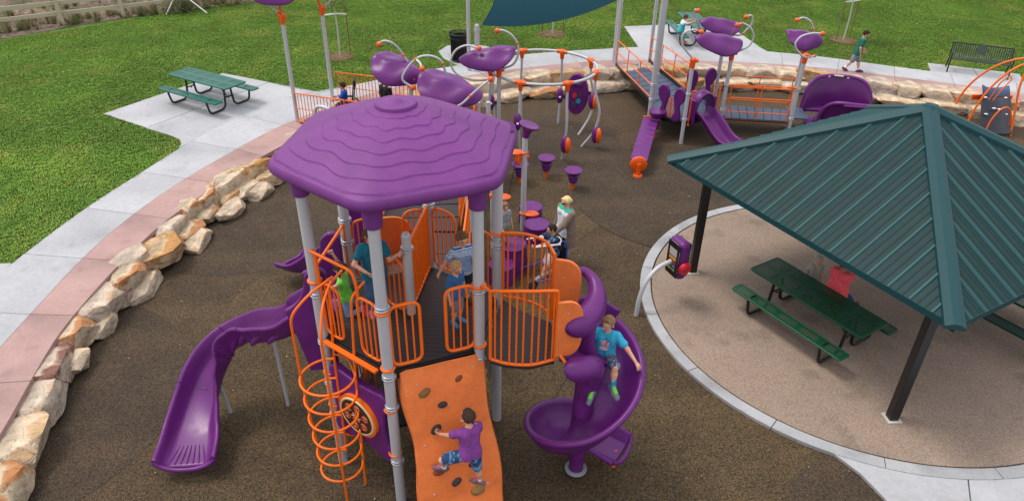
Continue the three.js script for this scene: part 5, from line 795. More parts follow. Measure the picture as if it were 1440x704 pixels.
{
  const t = thing('litter_bin', 'black slatted metal litter bin on a rounded concrete pad', 'litter bin', [-1.95, U + .012, -25.05]); const N = 34, r = .3;
  for (let k = 0; k < N; k++) { const a = k / N * 6.2832, c = Math.cos(a), s = Math.sin(a), P = (q, y) => V(c * q, y, s * q); part('slat', pipe([P(r * .93, .03), P(r, .4), P(r * 1.0, .78), P(r * 1.06, .88), P(r * 1.22, .97)], .015, 5), M.blackMetal, t); }
  part('liner', lathe([[0, .04], [.26, .04], [.27, .9], [.255, .9], [.25, .1], [0, .08]], 0, 0, 0, 28), std('#18191b', { roughness: .6 }), t);
  for (const [y, q] of [[.05, .29], [.8, .315], [.97, .375]]) { const g = new THREE.TorusGeometry(q, .018, 7, 36); g.rotateX(Math.PI / 2); g.translate(0, y, 0); part('hoop_band', g, M.blackMetal, t); }
}
// ---------------------------------------------------------------- shade sail and its posts
{
  const t = thing('shade_sail', 'teal triangular shade sail stretched between tall silver posts', 'shade sail');
  const A = V(-1.1, 2.14, -23.85), B = V(3.42, 2.72, -25.1), C = V(-1.4, 3.75, -24.3), N = 36, pos = [], idx = [];
  const id = {}; let n = 0; for (let i = 0; i <= N; i++) for (let j = 0; j <= N - i; j++) { let a = i / N, b = j / N, c = 1 - a - b; const p = V(0, 0, 0).addScaledVector(A, a).addScaledVector(B, b).addScaledVector(C, c), g = V(0, 0, 0).addScaledVector(A, 1 / 3).addScaledVector(B, 1 / 3).addScaledVector(C, 1 / 3); const pull = .34 * (b * c * 4 * (1 - a) ** 2 + a * c * 4 * (1 - b) ** 2); p.lerp(g, clamp(pull, 0, .5)); p.z += .5 * (a * b + b * c + a * c); p.y -= .3 * 4 * a * b * (1 - c) ** 2 - .25 * b * c; id[i + ',' + j] = n++; pos.push(p.x, p.y, p.z); }
  for (let i = 0; i < N; i++) for (let j = 0; j < N - i; j++) { idx.push(id[i + ',' + j], id[i + 1 + ',' + j], id[i + ',' + (j + 1)]); if (j < N - i - 1) idx.push(id[i + 1 + ',' + j], id[i + 1 + ',' + (j + 1)], id[i + ',' + (j + 1)]); }
  const g = new THREE.BufferGeometry(); g.setAttribute('position', new THREE.Float32BufferAttribute(pos, 3)); g.setIndex(idx); g.computeVertexNormals(); planarUV(g);
  const weave = tex(256, 256, (u, v, i, j) => { const k = .9 + .12 * ((i + j) % 2) + .1 * (hash2(i, j) - .5); return [22 * k, 84 * k, 100 * k]; });
  part('sail', g, std('#ffffff', { map: rep(weave, 3), roughness: .75, side: THREE.DoubleSide }), t);
  const edge = (k1, k2) => { const o = []; for (let q = 0; q <= N; q++) { const key = k1 === 'c' ? '0,' + q : k1 === 'b' ? q + ',0' : q + ',' + (N - q); const i = id[key] * 3; o.push(V(pos[i], pos[i + 1], pos[i + 2])); } return o; };
  for (const k of ['a', 'b', 'c']) part('edge_rope', pipe(edge(k), .016, 6), std('#12424f'), t);
  postPart(t, -1.28, -23.95, U - .05, 2.05, .085, [1.95]); part('post_cap', ball(.085, -1.28, 2.05, -23.95, 1, 1.1, 1, 18), M.silver, t); postPart(t, -1.56, -23.98, U - .05, 6.5, .062, []); postPart(t, 3.5, -25.15, U - .05, 6.5, .075, []);
}
// ---------------------------------------------------------------- rail fence and rough ground beyond the lawn
{
  const dirt = tex(1024, 1024, (u, v, i, j) => { const a = fbm(u * 6, v * 6, 5, 6), b = fbm(u * 50, v * 50, 3, 50), w = sstep(.55, .68, fbm(u * 8 + 4, v * 8, 4, 8)), s = hash2(i, j); const k = .8 + .4 * (a - .5) + .6 * (b - .5) + .15 * (s - .5); return [lerp(166, 118, w) * k, lerp(142, 116, w) * k, lerp(124, 72, w) * k]; });
  const edge = [[-30, -17.5], [-24, -22], [-20.5, -25.4], [-19.1, -26.7], [-18.1, -27.75], [-16.5, -29.4], [-14.4, -31.2], [-12, -32.3], [-8, -34.6], [-2, -38], [10, -45], [40, -60], [40, -120], [-90, -120], [-90, -17]];
  struct('bare_ground', 'dry bare soil and weeds beyond the rail fence', planarUV(sheetGeo(edge, U + .012)), std('#ffffff', { map: rep(dirt, .22), roughness: 1, bumpMap: rep(rubberBump, .5), bumpScale: .05 }));
  const t = thing('rail_fence', 'cream painted rail fence at the far edge of the lawn', 'fence'), cream = std('#b3ab90', { roughness: .7 });
  const p0 = V(-17.95, U, -28.75), dirv = V(-16.11 + 17.95, 0, -29.98 + 28.75).normalize(), gap = 2.23;
  const pts = []; for (let k = -6; k < 12; k++) { const p = p0.clone().addScaledVector(dirv, k * gap); pts.push(p); const o = part('post', box(.14, 1.35, .14, 0, .67, 0, .012), cream, t); o.position.copy(p); o.rotation.y = rotFor([dirv.x, dirv.z]); }
  for (let k = 0; k < pts.length - 1; k++) for (const y of [.42, .82, 1.2]) { const o = part('rail', box(gap - .02, .16, .045, 0, 0, 0, .01), cream, t); o.position.copy(pts[k]).lerp(pts[k + 1], .5); o.position.y += y; o.position.add(V(dirv.z * .1, 0, -dirv.x * .1)); o.rotation.y = rotFor([dirv.x, dirv.z]); o.rotation.z = .004 * ((k * 7) % 3 - 1); }
  // low weeds along the fence line
  seed = 4242; const wg = new THREE.BufferGeometry(), ps = []; for (let i = 0; i < 26; i++) { const a = rr(0, 6.28), l = rr(.1, .3), h = rr(.12, .45), x = Math.cos(a) * .05, z = Math.sin(a) * .05, ex = Math.cos(a) * l, ez = Math.sin(a) * l, w = .014; ps.push(x - Math.sin(a) * w, 0, z + Math.cos(a) * w, x + Math.sin(a) * w, 0, z - Math.cos(a) * w, ex, h, ez); } wg.setAttribute('position', new THREE.Float32BufferAttribute(ps, 3)); wg.computeVertexNormals();
  const im = new THREE.InstancedMesh(wg, std('#ffffff', { roughness: 1, side: THREE.DoubleSide }), 900), m4 = new THREE.Matrix4(), q = new THREE.Quaternion(), col = new THREE.Color(); for (let i = 0; i < 900; i++) { const k = rr(-14, 22), off = Math.abs(rr(-1, 1)) * rr(0, 5) - .25, s = rr(.5, 1.3) * (fbm(k * .6 + 20, off + 9, 3) > .5 ? 1 : .45), p = p0.clone().addScaledVector(dirv, k).add(V(dirv.z * off, 0, -dirv.x * off)); m4.compose(V(p.x, U + .01, p.z), q.setFromAxisAngle(V(0, 1, 0), rnd() * 6.28), V(s, s, s)); im.setMatrixAt(i, m4); const g2 = rnd(); col.setRGB(lerp(.1, .3, g2), lerp(.14, .24, g2), lerp(.04, .13, g2)); im.setColorAt(i, col); }
  im.name = 'weeds'; tag(im, 'dry weeds and tufts along the rail fence', 'weeds', null, 'stuff'); im.castShadow = im.receiveShadow = true; scene.add(im);
}
{ // uprooted shrub with broken white stakes by the fence
  const at = V(-14.0, U, -31.0), t = thing('fallen_shrub', 'dry tangled shrub with broken white stakes at the fence', 'shrub', [at.x, at.y, at.z]); seed = 777;
  const tw = []; for (let i = 0; i < 120; i++) { const a = rr(0, 6.28), e = rr(.1, 1.3), L = rr(.4, 1.0), d = V(Math.cos(a) * Math.cos(e), Math.sin(e), Math.sin(a) * Math.cos(e)); tw.push(pipe([[0, .05, 0], d.clone().multiplyScalar(L * .5).add(V(rr(-.1, .1), rr(0, .1), rr(-.1, .1))), d.clone().multiplyScalar(L)], .007, 4)); } part('twigs', tw, std('#6d6650', { roughness: 1 }), t);
  const lf = []; for (let i = 0; i < 500; i++) { const a = rr(0, 6.28), e = rr(0, 1.4), L = rr(.3, 1.0), g = new THREE.PlaneGeometry(.07, .03); g.rotateX(rr(0, 3)); g.rotateY(rr(0, 6)); g.translate(Math.cos(a) * Math.cos(e) * L, Math.sin(e) * L * .9 + .05, Math.sin(a) * Math.cos(e) * L); lf.push(g); } part('foliage', lf, std('#5d6b3c', { roughness: 1, side: THREE.DoubleSide }), t);
  part('stake', [bar([-.55, .02, .55], [.05, .95, .3], .028), bar([.05, .95, .3], [1.15, .1, .5], .025)], M.white, t);
}
// ---------------------------------------------------------------- young staked trees
function sapling(x, z, h, label, stakes, s) {
  seed = s; const t = thing('young_tree', label, 'young tree', [x, U, z], 0, 'young staked trees on the lawn');
  part('mulch_ring', (() => { const g = new THREE.CircleGeometry(.52, 36, 0, Math.PI * 2); g.rotateX(-Math.PI / 2); const p = g.attributes.position; for (let i = 1; i < p.count; i++) { const k = 1 + .16 * (fbm(Math.cos(i * .35) * 2 + 5 + x, Math.sin(i * .35) * 2 + 5, 2) - .5) * 2; p.setX(i, p.getX(i) * k); p.setZ(i, p.getZ(i) * k); } p.setY(0, .03); g.translate(0, .02, 0); g.computeVertexNormals(); return planarUV(g); })(), std('#7d6a4c', { roughness: 1, bumpMap: rep(rubberBump, .6), bumpScale: .05 }), t);
  part('mulch', (() => { const gs = []; for (let i = 0; i < 160; i++) { const a = rr(0, 6.28), r = .5 * Math.sqrt(rnd()), g = new THREE.BoxGeometry(rr(.03, .09), .015, .02); g.rotateY(rr(0, 3)); g.rotateZ(rr(-.3, .3)); g.translate(r * Math.cos(a), .04, r * Math.sin(a)); gs.push(g); } return gs; })(), std('#8a7154', { roughness: 1 }), t);
  part('trunk', pipe(spline([[0, 0, 0], [.02, h * .3, .01], [-.01, h * .6, 0], [.03, h, .02]], 20), u => .034 - .018 * u, 9), std('#b9b4aa', { roughness: .8 }), t);
  for (const [sx, sz] of stakes) { const k = part('stake', bar([sx, 0, sz], [sx * .96, 1.75, sz], .022, 7), std('#7a6448', { roughness: .9 }), t); part('tie', bar([sx, 1.45, sz], [0, 1.5, 0], .03, 6), M.white, k); }
  const br = [], lv = []; for (let i = 0; i < 16; i++) { const y = h * rr(.52, .98), a = rr(0, 6.28), L = rr(.35, .75), e = rr(.5, 1.1), d = V(Math.cos(a) * Math.cos(e), Math.sin(e), Math.sin(a) * Math.cos(e)), s0 = V(0, y, 0); br.push(pipe([s0, s0.clone().addScaledVector(d, L * .5).add(V(0, .02, 0)), s0.clone().addScaledVector(d, L)], u => .012 - .008 * u, 5)); for (let q = 0; q < 46; q++) { const g = new THREE.PlaneGeometry(.06, .045); g.rotateX(rr(0, 3.1)); g.rotateY(rr(0, 6.2)); const p = s0.clone().addScaledVector(d, L * rr(.25, 1.1)); g.translate(p.x + rr(-.12, .12), p.y + rr(-.12, .1), p.z + rr(-.12, .12)); lv.push(g); } }
  part('branches', br, std('#9a9284', { roughness: .9 }), t); const cr = part('crown', lv, new THREE.MeshPhysicalMaterial({ color: '#7d8f3a', roughness: .9, transmission: .35, thickness: 0, side: THREE.DoubleSide }), t); cr.userData.kind = 'stuff';
}
sapling(-6.22, -25.26, 2.9, 'young staked tree behind the ramp entrance posts', [[.34, -.18], [-.42, .05]], 11);
sapling(1.45, -28.6, 2.9, 'young staked tree seen under the shade sail', [[.42, -.1], [-.4, -.08]], 12);
sapling(12.83, -28.38, 2.9, 'young staked tree beyond the boy walking', [[-.24, -.1], [.42, -.4]], 13);

// ---------------------------------------------------------------- people
function surfaceNets(fn, mn, mx, cell, colorFn) {
  const nx = Math.ceil((mx.x - mn.x) / cell) + 1, ny = Math.ceil((mx.y - mn.y) / cell) + 1, nz = Math.ceil((mx.z - mn.z) / cell) + 1, val = new Float32Array(nx * ny * nz), id = new Int32Array(nx * ny * nz).fill(-1), pos = [], idx = [];
  const I = (x, y, z) => (z * ny + y) * nx + x;
  for (let z = 0; z < nz; z++) for (let y = 0; y < ny; y++) for (let x = 0; x < nx; x++) val[I(x, y, z)] = fn(mn.x + x * cell, mn.y + y * cell, mn.z + z * cell);
  const E = [[0, 1], [2, 3], [4, 5], [6, 7], [0, 2], [1, 3], [4, 6], [5, 7], [0, 4], [1, 5], [2, 6], [3, 7]];
  for (let z = 0; z < nz - 1; z++) for (let y = 0; y < ny - 1; y++) for (let x = 0; x < nx - 1; x++) {
    const v = []; let mask = 0; for (let k = 0; k < 8; k++) { const q = val[I(x + (k & 1), y + (k >> 1 & 1), z + (k >> 2))]; v.push(q); if (q < 0) mask |= 1 << k; } if (mask === 0 || mask === 255) continue;
    let sx = 0, sy = 0, sz = 0, n = 0; for (const [a, b] of E) if ((v[a] < 0) !== (v[b] < 0)) { const t = v[a] / (v[a] - v[b]); sx += lerp(a & 1, b & 1, t); sy += lerp(a >> 1 & 1, b >> 1 & 1, t); sz += lerp(a >> 2, b >> 2, t); n++; }
    id[I(x, y, z)] = pos.length / 3; pos.push(mn.x + (x + sx / n) * cell, mn.y + (y + sy / n) * cell, mn.z + (z + sz / n) * cell);
  }
  const quad = (a, b, c, d, f) => { if (a < 0 || b < 0 || c < 0 || d < 0) return; f ? idx.push(a, b, c, a, c, d) : idx.push(a, c, b, a, d, c); };
  for (let z = 1; z < nz - 1; z++) for (let y = 1; y < ny - 1; y++) for (let x = 1; x < nx - 1; x++) {
    const s = val[I(x, y, z)] < 0;
    if (s !== val[I(x + 1, y, z)] < 0) quad(id[I(x, y - 1, z - 1)], id[I(x, y, z - 1)], id[I(x, y, z)], id[I(x, y - 1, z)], s);
    if (s !== val[I(x, y + 1, z)] < 0) quad(id[I(x - 1, y, z - 1)], id[I(x - 1, y, z)], id[I(x, y, z)], id[I(x, y, z - 1)], s);
    if (s !== val[I(x, y, z + 1)] < 0) quad(id[I(x - 1, y - 1, z)], id[I(x, y - 1, z)], id[I(x, y, z)], id[I(x - 1, y, z)], s);
  }
  const g = new THREE.BufferGeometry(); g.setAttribute('position', new THREE.Float32BufferAttribute(pos, 3)); g.setIndex(idx); g.computeVertexNormals();
  const col = new Float32Array(pos.length); for (let i = 0; i < pos.length; i += 3) { const c = colorFn(pos[i], pos[i + 1], pos[i + 2]); col[i] = c.r; col[i + 1] = c.g; col[i + 2] = c.b; } g.setAttribute('color', new THREE.BufferAttribute(col, 3)); return g;
}
const cap = (a, b, ra, rb) => ({ a: V3(a), b: V3(b), ra, rb });
function field(bones, k) {
  const B = bones.map(({ a, b, ra, rb }) => { const dx = b.x - a.x, dy = b.y - a.y, dz = b.z - a.z; return [a.x, a.y, a.z, dx, dy, dz, 1 / Math.max(1e-9, dx * dx + dy * dy + dz * dz), ra, rb - ra]; });
  return (x, y, z) => { let d = 1e3; for (const q of B) { const px = x - q[0], py = y - q[1], pz = z - q[2]; let t = (px * q[3] + py * q[4] + pz * q[5]) * q[6]; t = t < 0 ? 0 : t > 1 ? 1 : t; const ex = px - q[3] * t, ey = py - q[4] * t, ez = pz - q[5] * t, e = Math.sqrt(ex * ex + ey * ey + ez * ez) - q[7] - q[8] * t; const h = k - Math.abs(d - e); d = Math.min(d, e) - (h > 0 ? h * h / (4 * k) : 0); } return d; };
}
function boneMesh(bones, k, cell, colorFn, cut) {
  const mn = V(1e3, 1e3, 1e3), mx = V(-1e3, -1e3, -1e3); for (const { a, b, ra, rb } of bones) for (const [p, r] of [[a, ra], [b, rb]]) { mn.min(V(p.x - r, p.y - r, p.z - r)); mx.max(V(p.x + r, p.y + r, p.z + r)); }
  mn.subScalar(cell * 2 + k * .3); mx.addScalar(cell * 2 + k * .3); const f = field(bones, k); return surfaceNets(cut ? (x, y, z) => Math.max(f(x, y, z), cut(x, y, z)) : f, mn, mx, cell, colorFn);
}
function ik(S, T, l1, l2, hint) { let d = T.distanceTo(S); const dir = T.clone().sub(S).normalize(); d = Math.min(d, (l1 + l2) * .995); const a = (l1 * l1 - l2 * l2 + d * d) / (2 * d), h = Math.sqrt(Math.max(0, l1 * l1 - a * a)), p = hint.clone().addScaledVector(dir, -hint.dot(dir)).normalize(); return [S.clone().addScaledVector(dir, a).addScaledVector(p, h), S.clone().addScaledVector(dir, d)]; }
const skinM = new THREE.MeshPhysicalMaterial({ color: '#ffffff', vertexColors: true, roughness: .62 }), clothBump = tex(256, 256, (u, v, i, j) => { const k = 127 + 60 * ((i % 4 < 2) !== (j % 4 < 2) ? 1 : -1) * .3 + 120 * (fbm(u * 10, v * 10, 3, 10) - .5); return [k, k, k]; }, { srgb: false }), clothM = std('#ffffff', { vertexColors: true, roughness: .92 }), shoeM = std('#ffffff', { vertexColors: true, roughness: .7 });
const C = c => new THREE.Color(c);
function person(label, o) {
  const H = o.H, kid = H < 1.55, lt = (kid ? .232 : .245) * H, ls = (kid ? .212 : .23) * H, fh = .042 * H, tl = (kid ? .295 : .29) * H, hh = (kid ? lerp(.2, .155, sstep(.95, 1.5, H)) : .135) * H, ua = .165 * H, fa = .142 * H;
  const F = V(...(o.face.length === 2 ? [o.face[0], 0, o.face[1]] : o.face)).normalize(), R = V(F.z, 0, -F.x); // R: the person's left side
  const base = V3(o.base), pel = o.pelvis ? V3(o.pelvis) : base.clone().add(V(0, lt + ls + fh - .012 * H, 0)), up = V3(o.lean || [0, 1, 0]).normalize(), fw = F.clone().addScaledVector(up, -F.dot(up)).normalize();
  const t = thing('person', label, 'person', [base.x, base.y, base.z]); const L = p => p.clone().sub(base);
  const neck = pel.clone().addScaledVector(up, tl), sw = (kid ? .098 : .112) * H, hw = .048 * H;
  const J = {}; for (const [s, k] of [[1, 'L'], [-1, 'R']]) {
    J['sh' + k] = neck.clone().addScaledVector(R, s * sw).addScaledVector(up, -.035 * H); J['hip' + k] = pel.clone().addScaledVector(R, s * hw).addScaledVector(up, -.01 * H);
    const ht = o.hands?.[k] ? V3(o.hands[k]) : J['sh' + k].clone().add(V(0, -(ua + fa) * .96, 0)).addScaledVector(R, s * .05 * H).addScaledVector(F, .04 * H); [J['el' + k], J['wr' + k]] = ik(J['sh' + k], ht, ua, fa, V3(o.elbow?.[k] || [-F.x + R.x * s * .6, -.4, -F.z + R.z * s * .6]));
    const ft = o.feet?.[k] ? V3(o.feet[k]) : J['hip' + k].clone().add(V(0, -(lt + ls) * .985, 0)).addScaledVector(R, s * .01 * H); [J['kn' + k], J['an' + k]] = ik(J['hip' + k], ft, lt, ls, V3(o.knee?.[k] || [F.x, .1, F.z]));
    J['fd' + k] = V3(o.foot?.[k] || [F.x + R.x * s * .15, -.02, F.z + R.z * s * .15]).normalize();
  }
  for (const k in J) if (!k.startsWith('fd')) J[k] = L(J[k]); const pl = L(pel), nk = L(neck), skin = C(o.skin || '#c98f72');
  // ---- body: one continuous skin surface, head and hands merged in at finer cells
  const look = V3(o.look || [F.x, -.25, F.z]).normalize(), hr = look.clone().cross(V(0, 1, 0)).normalize().negate(), hu = look.clone().cross(hr).normalize(); if (hu.y < 0) hu.negate();
  const hc = nk.clone().addScaledVector(up, .022 * H + hh * .46).addScaledVector(look, .012 * H), hp = (x, y, z) => hc.clone().addScaledVector(hr, x * hh).addScaledVector(hu, y * hh).addScaledVector(look, z * hh);
  const tors = (g, dr) => [1, -1].flatMap(s => { const a = pl.clone().addScaledVector(R, s * .042 * H), b = pl.clone().addScaledVector(up, tl * .5).addScaledVector(R, s * .038 * H), c = nk.clone().addScaledVector(up, -.065 * H).addScaledVector(R, s * .052 * H); return [cap(a, b, .062 * H * g + dr, .055 * H * g + dr), cap(b, c, .055 * H * g + dr, .06 * H * g + dr)]; });
  const g0 = o.girth || 1;
  const bones = [...tors(g0, 0), cap(J.shL, J.shR, .036 * H, .036 * H), cap(nk.clone().addScaledVector(up, -.03 * H), hp(0, -.3, -.06), .034 * H, .03 * H)];
  for (const k of ['L', 'R']) bones.push(cap(J['sh' + k], J['el' + k], .031 * H, .024 * H), cap(J['el' + k], J['wr' + k], .024 * H, .0165 * H), cap(J['hip' + k], J['kn' + k], .055 * H, .036 * H), cap(J['kn' + k], J['kn' + k].clone().lerp(J['an' + k], .35).addScaledVector(F, -.006 * H), .034 * H, .035 * H), cap(J['kn' + k].clone().lerp(J['an' + k], .35), J['an' + k], .034 * H, .021 * H));
  const gs = [boneMesh(bones, .02, .013, () => skin)];
  // head
  const hb = [cap(hp(0, .08, -.03), hp(0, .1, -.06), .36 * hh, .36 * hh), cap(hp(0, -.12, .12), hp(0, -.3, .17), .24 * hh, .13 * hh), cap(hp(0, .1, .2), hp(0, -.02, .24), .2 * hh, .18 * hh), cap(hp(0, .03, .41), hp(0, -.09, .47), .028 * hh, .045 * hh), cap(hp(.35, .03, -.03), hp(.37, -.1, -.03), .06 * hh, .045 * hh), cap(hp(-.35, .03, -.03), hp(-.37, -.1, -.03), .06 * hh, .045 * hh)];
  const dark = C('#2a1a14'), lip = C('#a5544c'), white = C('#d9d2cc');
  gs.push(boneMesh(hb, .03 * hh, .0065, (x, y, z) => { const v = V(x, y, z).sub(hc), a = v.dot(hr) / hh, b = v.dot(hu) / hh, c = v.dot(look) / hh; if (c > .2) { if (o.sunglasses && Math.abs(b - .03) < .07 && Math.abs(a) < .3) return dark; const ex = Math.abs(Math.abs(a) - .145); if (ex < .06 && Math.abs(b - .03) < .032) return ex < .032 ? dark : white; if (ex < .09 && Math.abs(b - .12) < .025) return C(o.hair || '#5a4030'); if (Math.abs(a) < .1 && Math.abs(b + .2) < .03) return lip; } return skin; }));
  // hands: palm, four fingers and a thumb, curled
  for (const k of ['L', 'R']) {
    const w = J['wr' + k], d = w.clone().sub(J['el' + k]).normalize(), s = k === 'L' ? 1 : -1; let pn = V3(o.palm?.[k] || R.clone().multiplyScalar(-s)); pn = pn.addScaledVector(d, -pn.dot(d)); if (pn.length() < .05) pn = V(0, -1, 0).addScaledVector(d, d.y); pn.normalize(); const side = d.clone().cross(pn).normalize().multiplyScalar(s), hl = .1 * H, fr = Math.max(.0062, .0052 * H), hbn = [];
    const at = (a, b, c) => w.clone().addScaledVector(d, a * hl).addScaledVector(side, b * hl).addScaledVector(pn, c * hl);
    for (const b of [-.17, -.06, .06, .17]) hbn.push(cap(at(-.05, b * .5, 0), at(.48, b * 1.15, 0), fr * 1.35, fr * 1.3));
    [[-.2, .36], [-.07, .45], [.07, .48], [.2, .42]].forEach(([b, l]) => { const cu = o.curl?.[k] ?? .35; const p0 = at(.46, b * 1.1, 0), p1 = at(.46 + l * .42, b * 1.25, cu * .25 * l), p2 = at(.46 + l * (.8 - cu * .25), b * 1.3, cu * .8 * l), p3 = at(.46 + l * (1 - cu * .55), b * 1.3, cu * 1.3 * l); hbn.push(cap(p0, p1, fr * 1.05, fr), cap(p1, p2, fr, fr * .92), cap(p2, p3, fr * .92, fr * .8)); });
    hbn.push(cap(at(.1, .2, .02), at(.32, .36, .12), fr * 1.3, fr * 1.1), cap(at(.32, .36, .12), at(.5, .4, .2), fr * 1.1, fr * .9));
    gs.push(boneMesh(hbn, .004, .0046, () => skin));
  }
  part('body', merge(gs), skinM, t);
  // ---- clothes
  const fold = (p, f, a) => a * (fbm(p.x * f + 31, p.y * f * .6 + p.z * f + 17, 3) - .5);
  const cloth = (name, bn, k, col, cut, cell = .0095, m = clothM) => { const cf = typeof col === 'function' ? col : (() => { const c = C(col); return (x, y, z) => { const n = .9 + .22 * fbm(x * 30 + 50, y * 30 + z * 23 + 50, 3); return c.clone().multiplyScalar(n); }; })(); const g = boneMesh(bn, k, cell, cf, cut); const p = g.attributes.position, n = g.attributes.normal; for (let i = 0; i < p.count; i++) { const v = V(0, 0, 0).fromBufferAttribute(p, i), a = fold(v, 13, .026) + fold(v, 30, .011); p.setXYZ(i, v.x + n.getX(i) * a, v.y + n.getY(i) * a, v.z + n.getZ(i) * a); } g.computeVertexNormals(); return part(name, g, m, t); };
  const sl = o.sleeve ?? .62, hem = pl.clone().addScaledVector(up, -(o.hem ?? .055) * H), topN = nk.clone().addScaledVector(up, .008 * H);
  const shirtB = [...tors(g0 * 1.06, .008), cap(J.shL, J.shR, .042 * H, .042 * H)]; for (const k of ['L', 'R']) { const e1 = Math.min(1, sl), q = J['sh' + k].clone().lerp(J['el' + k], e1); shirtB.push(cap(J['sh' + k], q, .041 * H, (sl > 1 ? .033 : .043) * H)); if (sl > 1) shirtB.push(cap(J['el' + k], J['el' + k].clone().lerp(J['wr' + k], sl - 1), .033 * H, .026 * H)); }
  if ((o.hem ?? .055) > .05) for (const k of ['L', 'R']) shirtB.push(cap(pl.clone().addScaledVector(R, (k === 'L' ? 1 : -1) * .045 * H), pl.clone().addScaledVector(up, -.08 * H).addScaledVector(R, (k === 'L' ? 1 : -1) * .045 * H), .07 * H * g0 + .01, .07 * H * g0 + .012));
  cloth('shirt', shirtB, .02, o.shirt, (x, y, z) => { const v = V(x, y, z); return Math.max(-v.clone().sub(hem).dot(up), v.clone().sub(topN).dot(up)); });
  const legEnd = o.long ? 1.93 : (o.shortLen ?? .86), pb = [cap(pl.clone().addScaledVector(R, .04 * H).addScaledVector(up, .03 * H), J.hipL, .066 * H * g0, .07 * H * g0), cap(pl.clone().addScaledVector(R, -.04 * H).addScaledVector(up, .03 * H), J.hipR, .066 * H * g0, .07 * H * g0)];
  for (const k of ['L', 'R']) { const e = Math.min(1, legEnd); pb.push(cap(J['hip' + k], J['hip' + k].clone().lerp(J['kn' + k], e), .066 * H, (o.long ? .046 : .056) * H)); if (o.long) pb.push(cap(J['kn' + k], J['kn' + k].clone().lerp(J['an' + k], legEnd - 1), .045 * H, .034 * H)); }
  cloth(o.long ? 'trousers' : 'shorts', pb, .015, o.pants);
  for (const k of ['L', 'R']) {
    const a = J['an' + k], d = J['fd' + k], dn = V(0, -1, 0).addScaledVector(d, d.y).normalize(), heel = a.clone().addScaledVector(d, -.028 * H).addScaledVector(dn, fh * .5), toe = a.clone().addScaledVector(d, .105 * H).addScaledVector(dn, fh * .62), mid = a.clone().addScaledVector(d, .05 * H).addScaledVector(dn, fh * .4), up1 = C(o.shoes || '#444444'), sole = C(o.sole || '#d8d8d8'), solePt = a.clone().addScaledVector(dn, fh * .93), lace = o.lace && C(o.lace);
    if (o.barefoot) continue;
    cloth('shoe', [cap(heel, mid, .028 * H, .03 * H), cap(mid, toe, .03 * H, .025 * H), cap(a.clone().addScaledVector(dn, -.012 * H), mid, .026 * H, .028 * H)], .012, (x, y, z) => { const v = V(x, y, z).sub(a), h = v.dot(dn); if (h > fh * .82) return sole; if (lace && h < fh * .2 && v.dot(d) > .012 * H && v.dot(d) < .075 * H && Math.abs(v.dot(d.clone().cross(dn))) < .016 * H) return lace; return up1; }, (x, y, z) => V(x, y, z).sub(solePt).dot(dn) - .012, .007, shoeM);
    if (o.socks) cloth('sock', [cap(a.clone().addScaledVector(J['kn' + k].clone().sub(a).normalize(), .02 * H), a.clone().addScaledVector(J['kn' + k].clone().sub(a).normalize(), (o.sockH || .05) * H), .027 * H, .029 * H)], .01, o.socks, null, .007);
  }
  // ---- hair
  const hairC = C(o.hair || '#5a4030'), hb2 = [cap(hp(0, .13, -.06), hp(0, .13, -.1), .385 * hh, .385 * hh), cap(hp(-.1, .36, .17), hp(.12, .38, .15), .13 * hh, .12 * hh)];
  if (o.hairLong) hb2.push(cap(hp(.2, 0, -.2), hp(.22, -o.hairLong, -.22), .2 * hh, .14 * hh), cap(hp(-.2, 0, -.2), hp(-.22, -o.hairLong, -.22), .2 * hh, .14 * hh), cap(hp(0, 0, -.3), hp(0, -o.hairLong, -.32), .22 * hh, .16 * hh));
  if (o.bun) hb2.push(cap(hp(0, .0, -.45), hp(0, -.12, -.52), .15 * hh, .13 * hh)); if (o.pony) for (const s of [-1, 1]) hb2.push(cap(hp(s * .36, .12, -.2), hp(s * .52, -.25, -.22), .1 * hh, .07 * hh));
  const hg = boneMesh(hb2, .05 * hh, .0075, (x, y, z) => hairC.clone().multiplyScalar(.65 + .7 * fbm(x * 60 + 40, z * 60 + y * 14 + 40, 3)), (x, y, z) => { const v = V(x, y, z).sub(hc), b = v.dot(hu) / hh, c = v.dot(look) / hh; return Math.max((c * .9 - b * .55 - .085) * hh * .8, o.hairLong || o.bun || o.pony ? -1 : (-b - .2 + (c > -.1 ? .14 : 0)) * hh); });
  { const p = hg.attributes.position, n = hg.attributes.normal; for (let i = 0; i < p.count; i++) { const x = p.getX(i), y = p.getY(i), z = p.getZ(i), a = .12 * hh * (fbm(x * 55 + 9, y * 20 + z * 55 + 9, 3) - .42); p.setXYZ(i, x + n.getX(i) * a, y + n.getY(i) * a, z + n.getZ(i) * a); } hg.computeVertexNormals(); } part('hair', hg, clothM, t);
  return Object.assign(t, { J, hp, up, pl, nk, F, R, cloth });
}
const SK = '#cf977b';
person('boy in purple shirt and patterned blue shorts climbing the orange wall', { H: 1.27, base: [-.5, 0, -6.3], pelvis: [-.49, 1.53, -6.30], face: [-.55, -.84], lean: [-.02, .97, -.2], look: [-.75, .1, -.7], hands: { L: [-.9, 1.62, -6.5], R: [-.55, 1.72, -6.62] }, feet: { L: [-.82, 1.22, -6.32], R: [-.34, .82, -6.32] }, knee: { L: [-.8, .35, .35], R: [.1, 0, .9] }, foot: { L: [-.95, -.05, -.15], R: [-.9, 0, -.3] }, elbow: { L: [-.1, -.6, .6] }, curl: { L: .9, R: .9 }, palm: { L: [-.3, -.2, -.9], R: [-.3, -.2, -.9] }, shirt: '#7a3a86', pants: (x, y, z) => { const n = fbm(x * 22 + 40, y * 26 + z * 18 + 40, 3); return C(n > .52 ? '#5f86ab' : n > .44 ? '#2d4f78' : '#223c5e'); }, hair: '#3a271c', skin: SK, shoes: '#6a5560', lace: '#b8437e', sole: '#c8678f', socks: '#e2e2e2' });
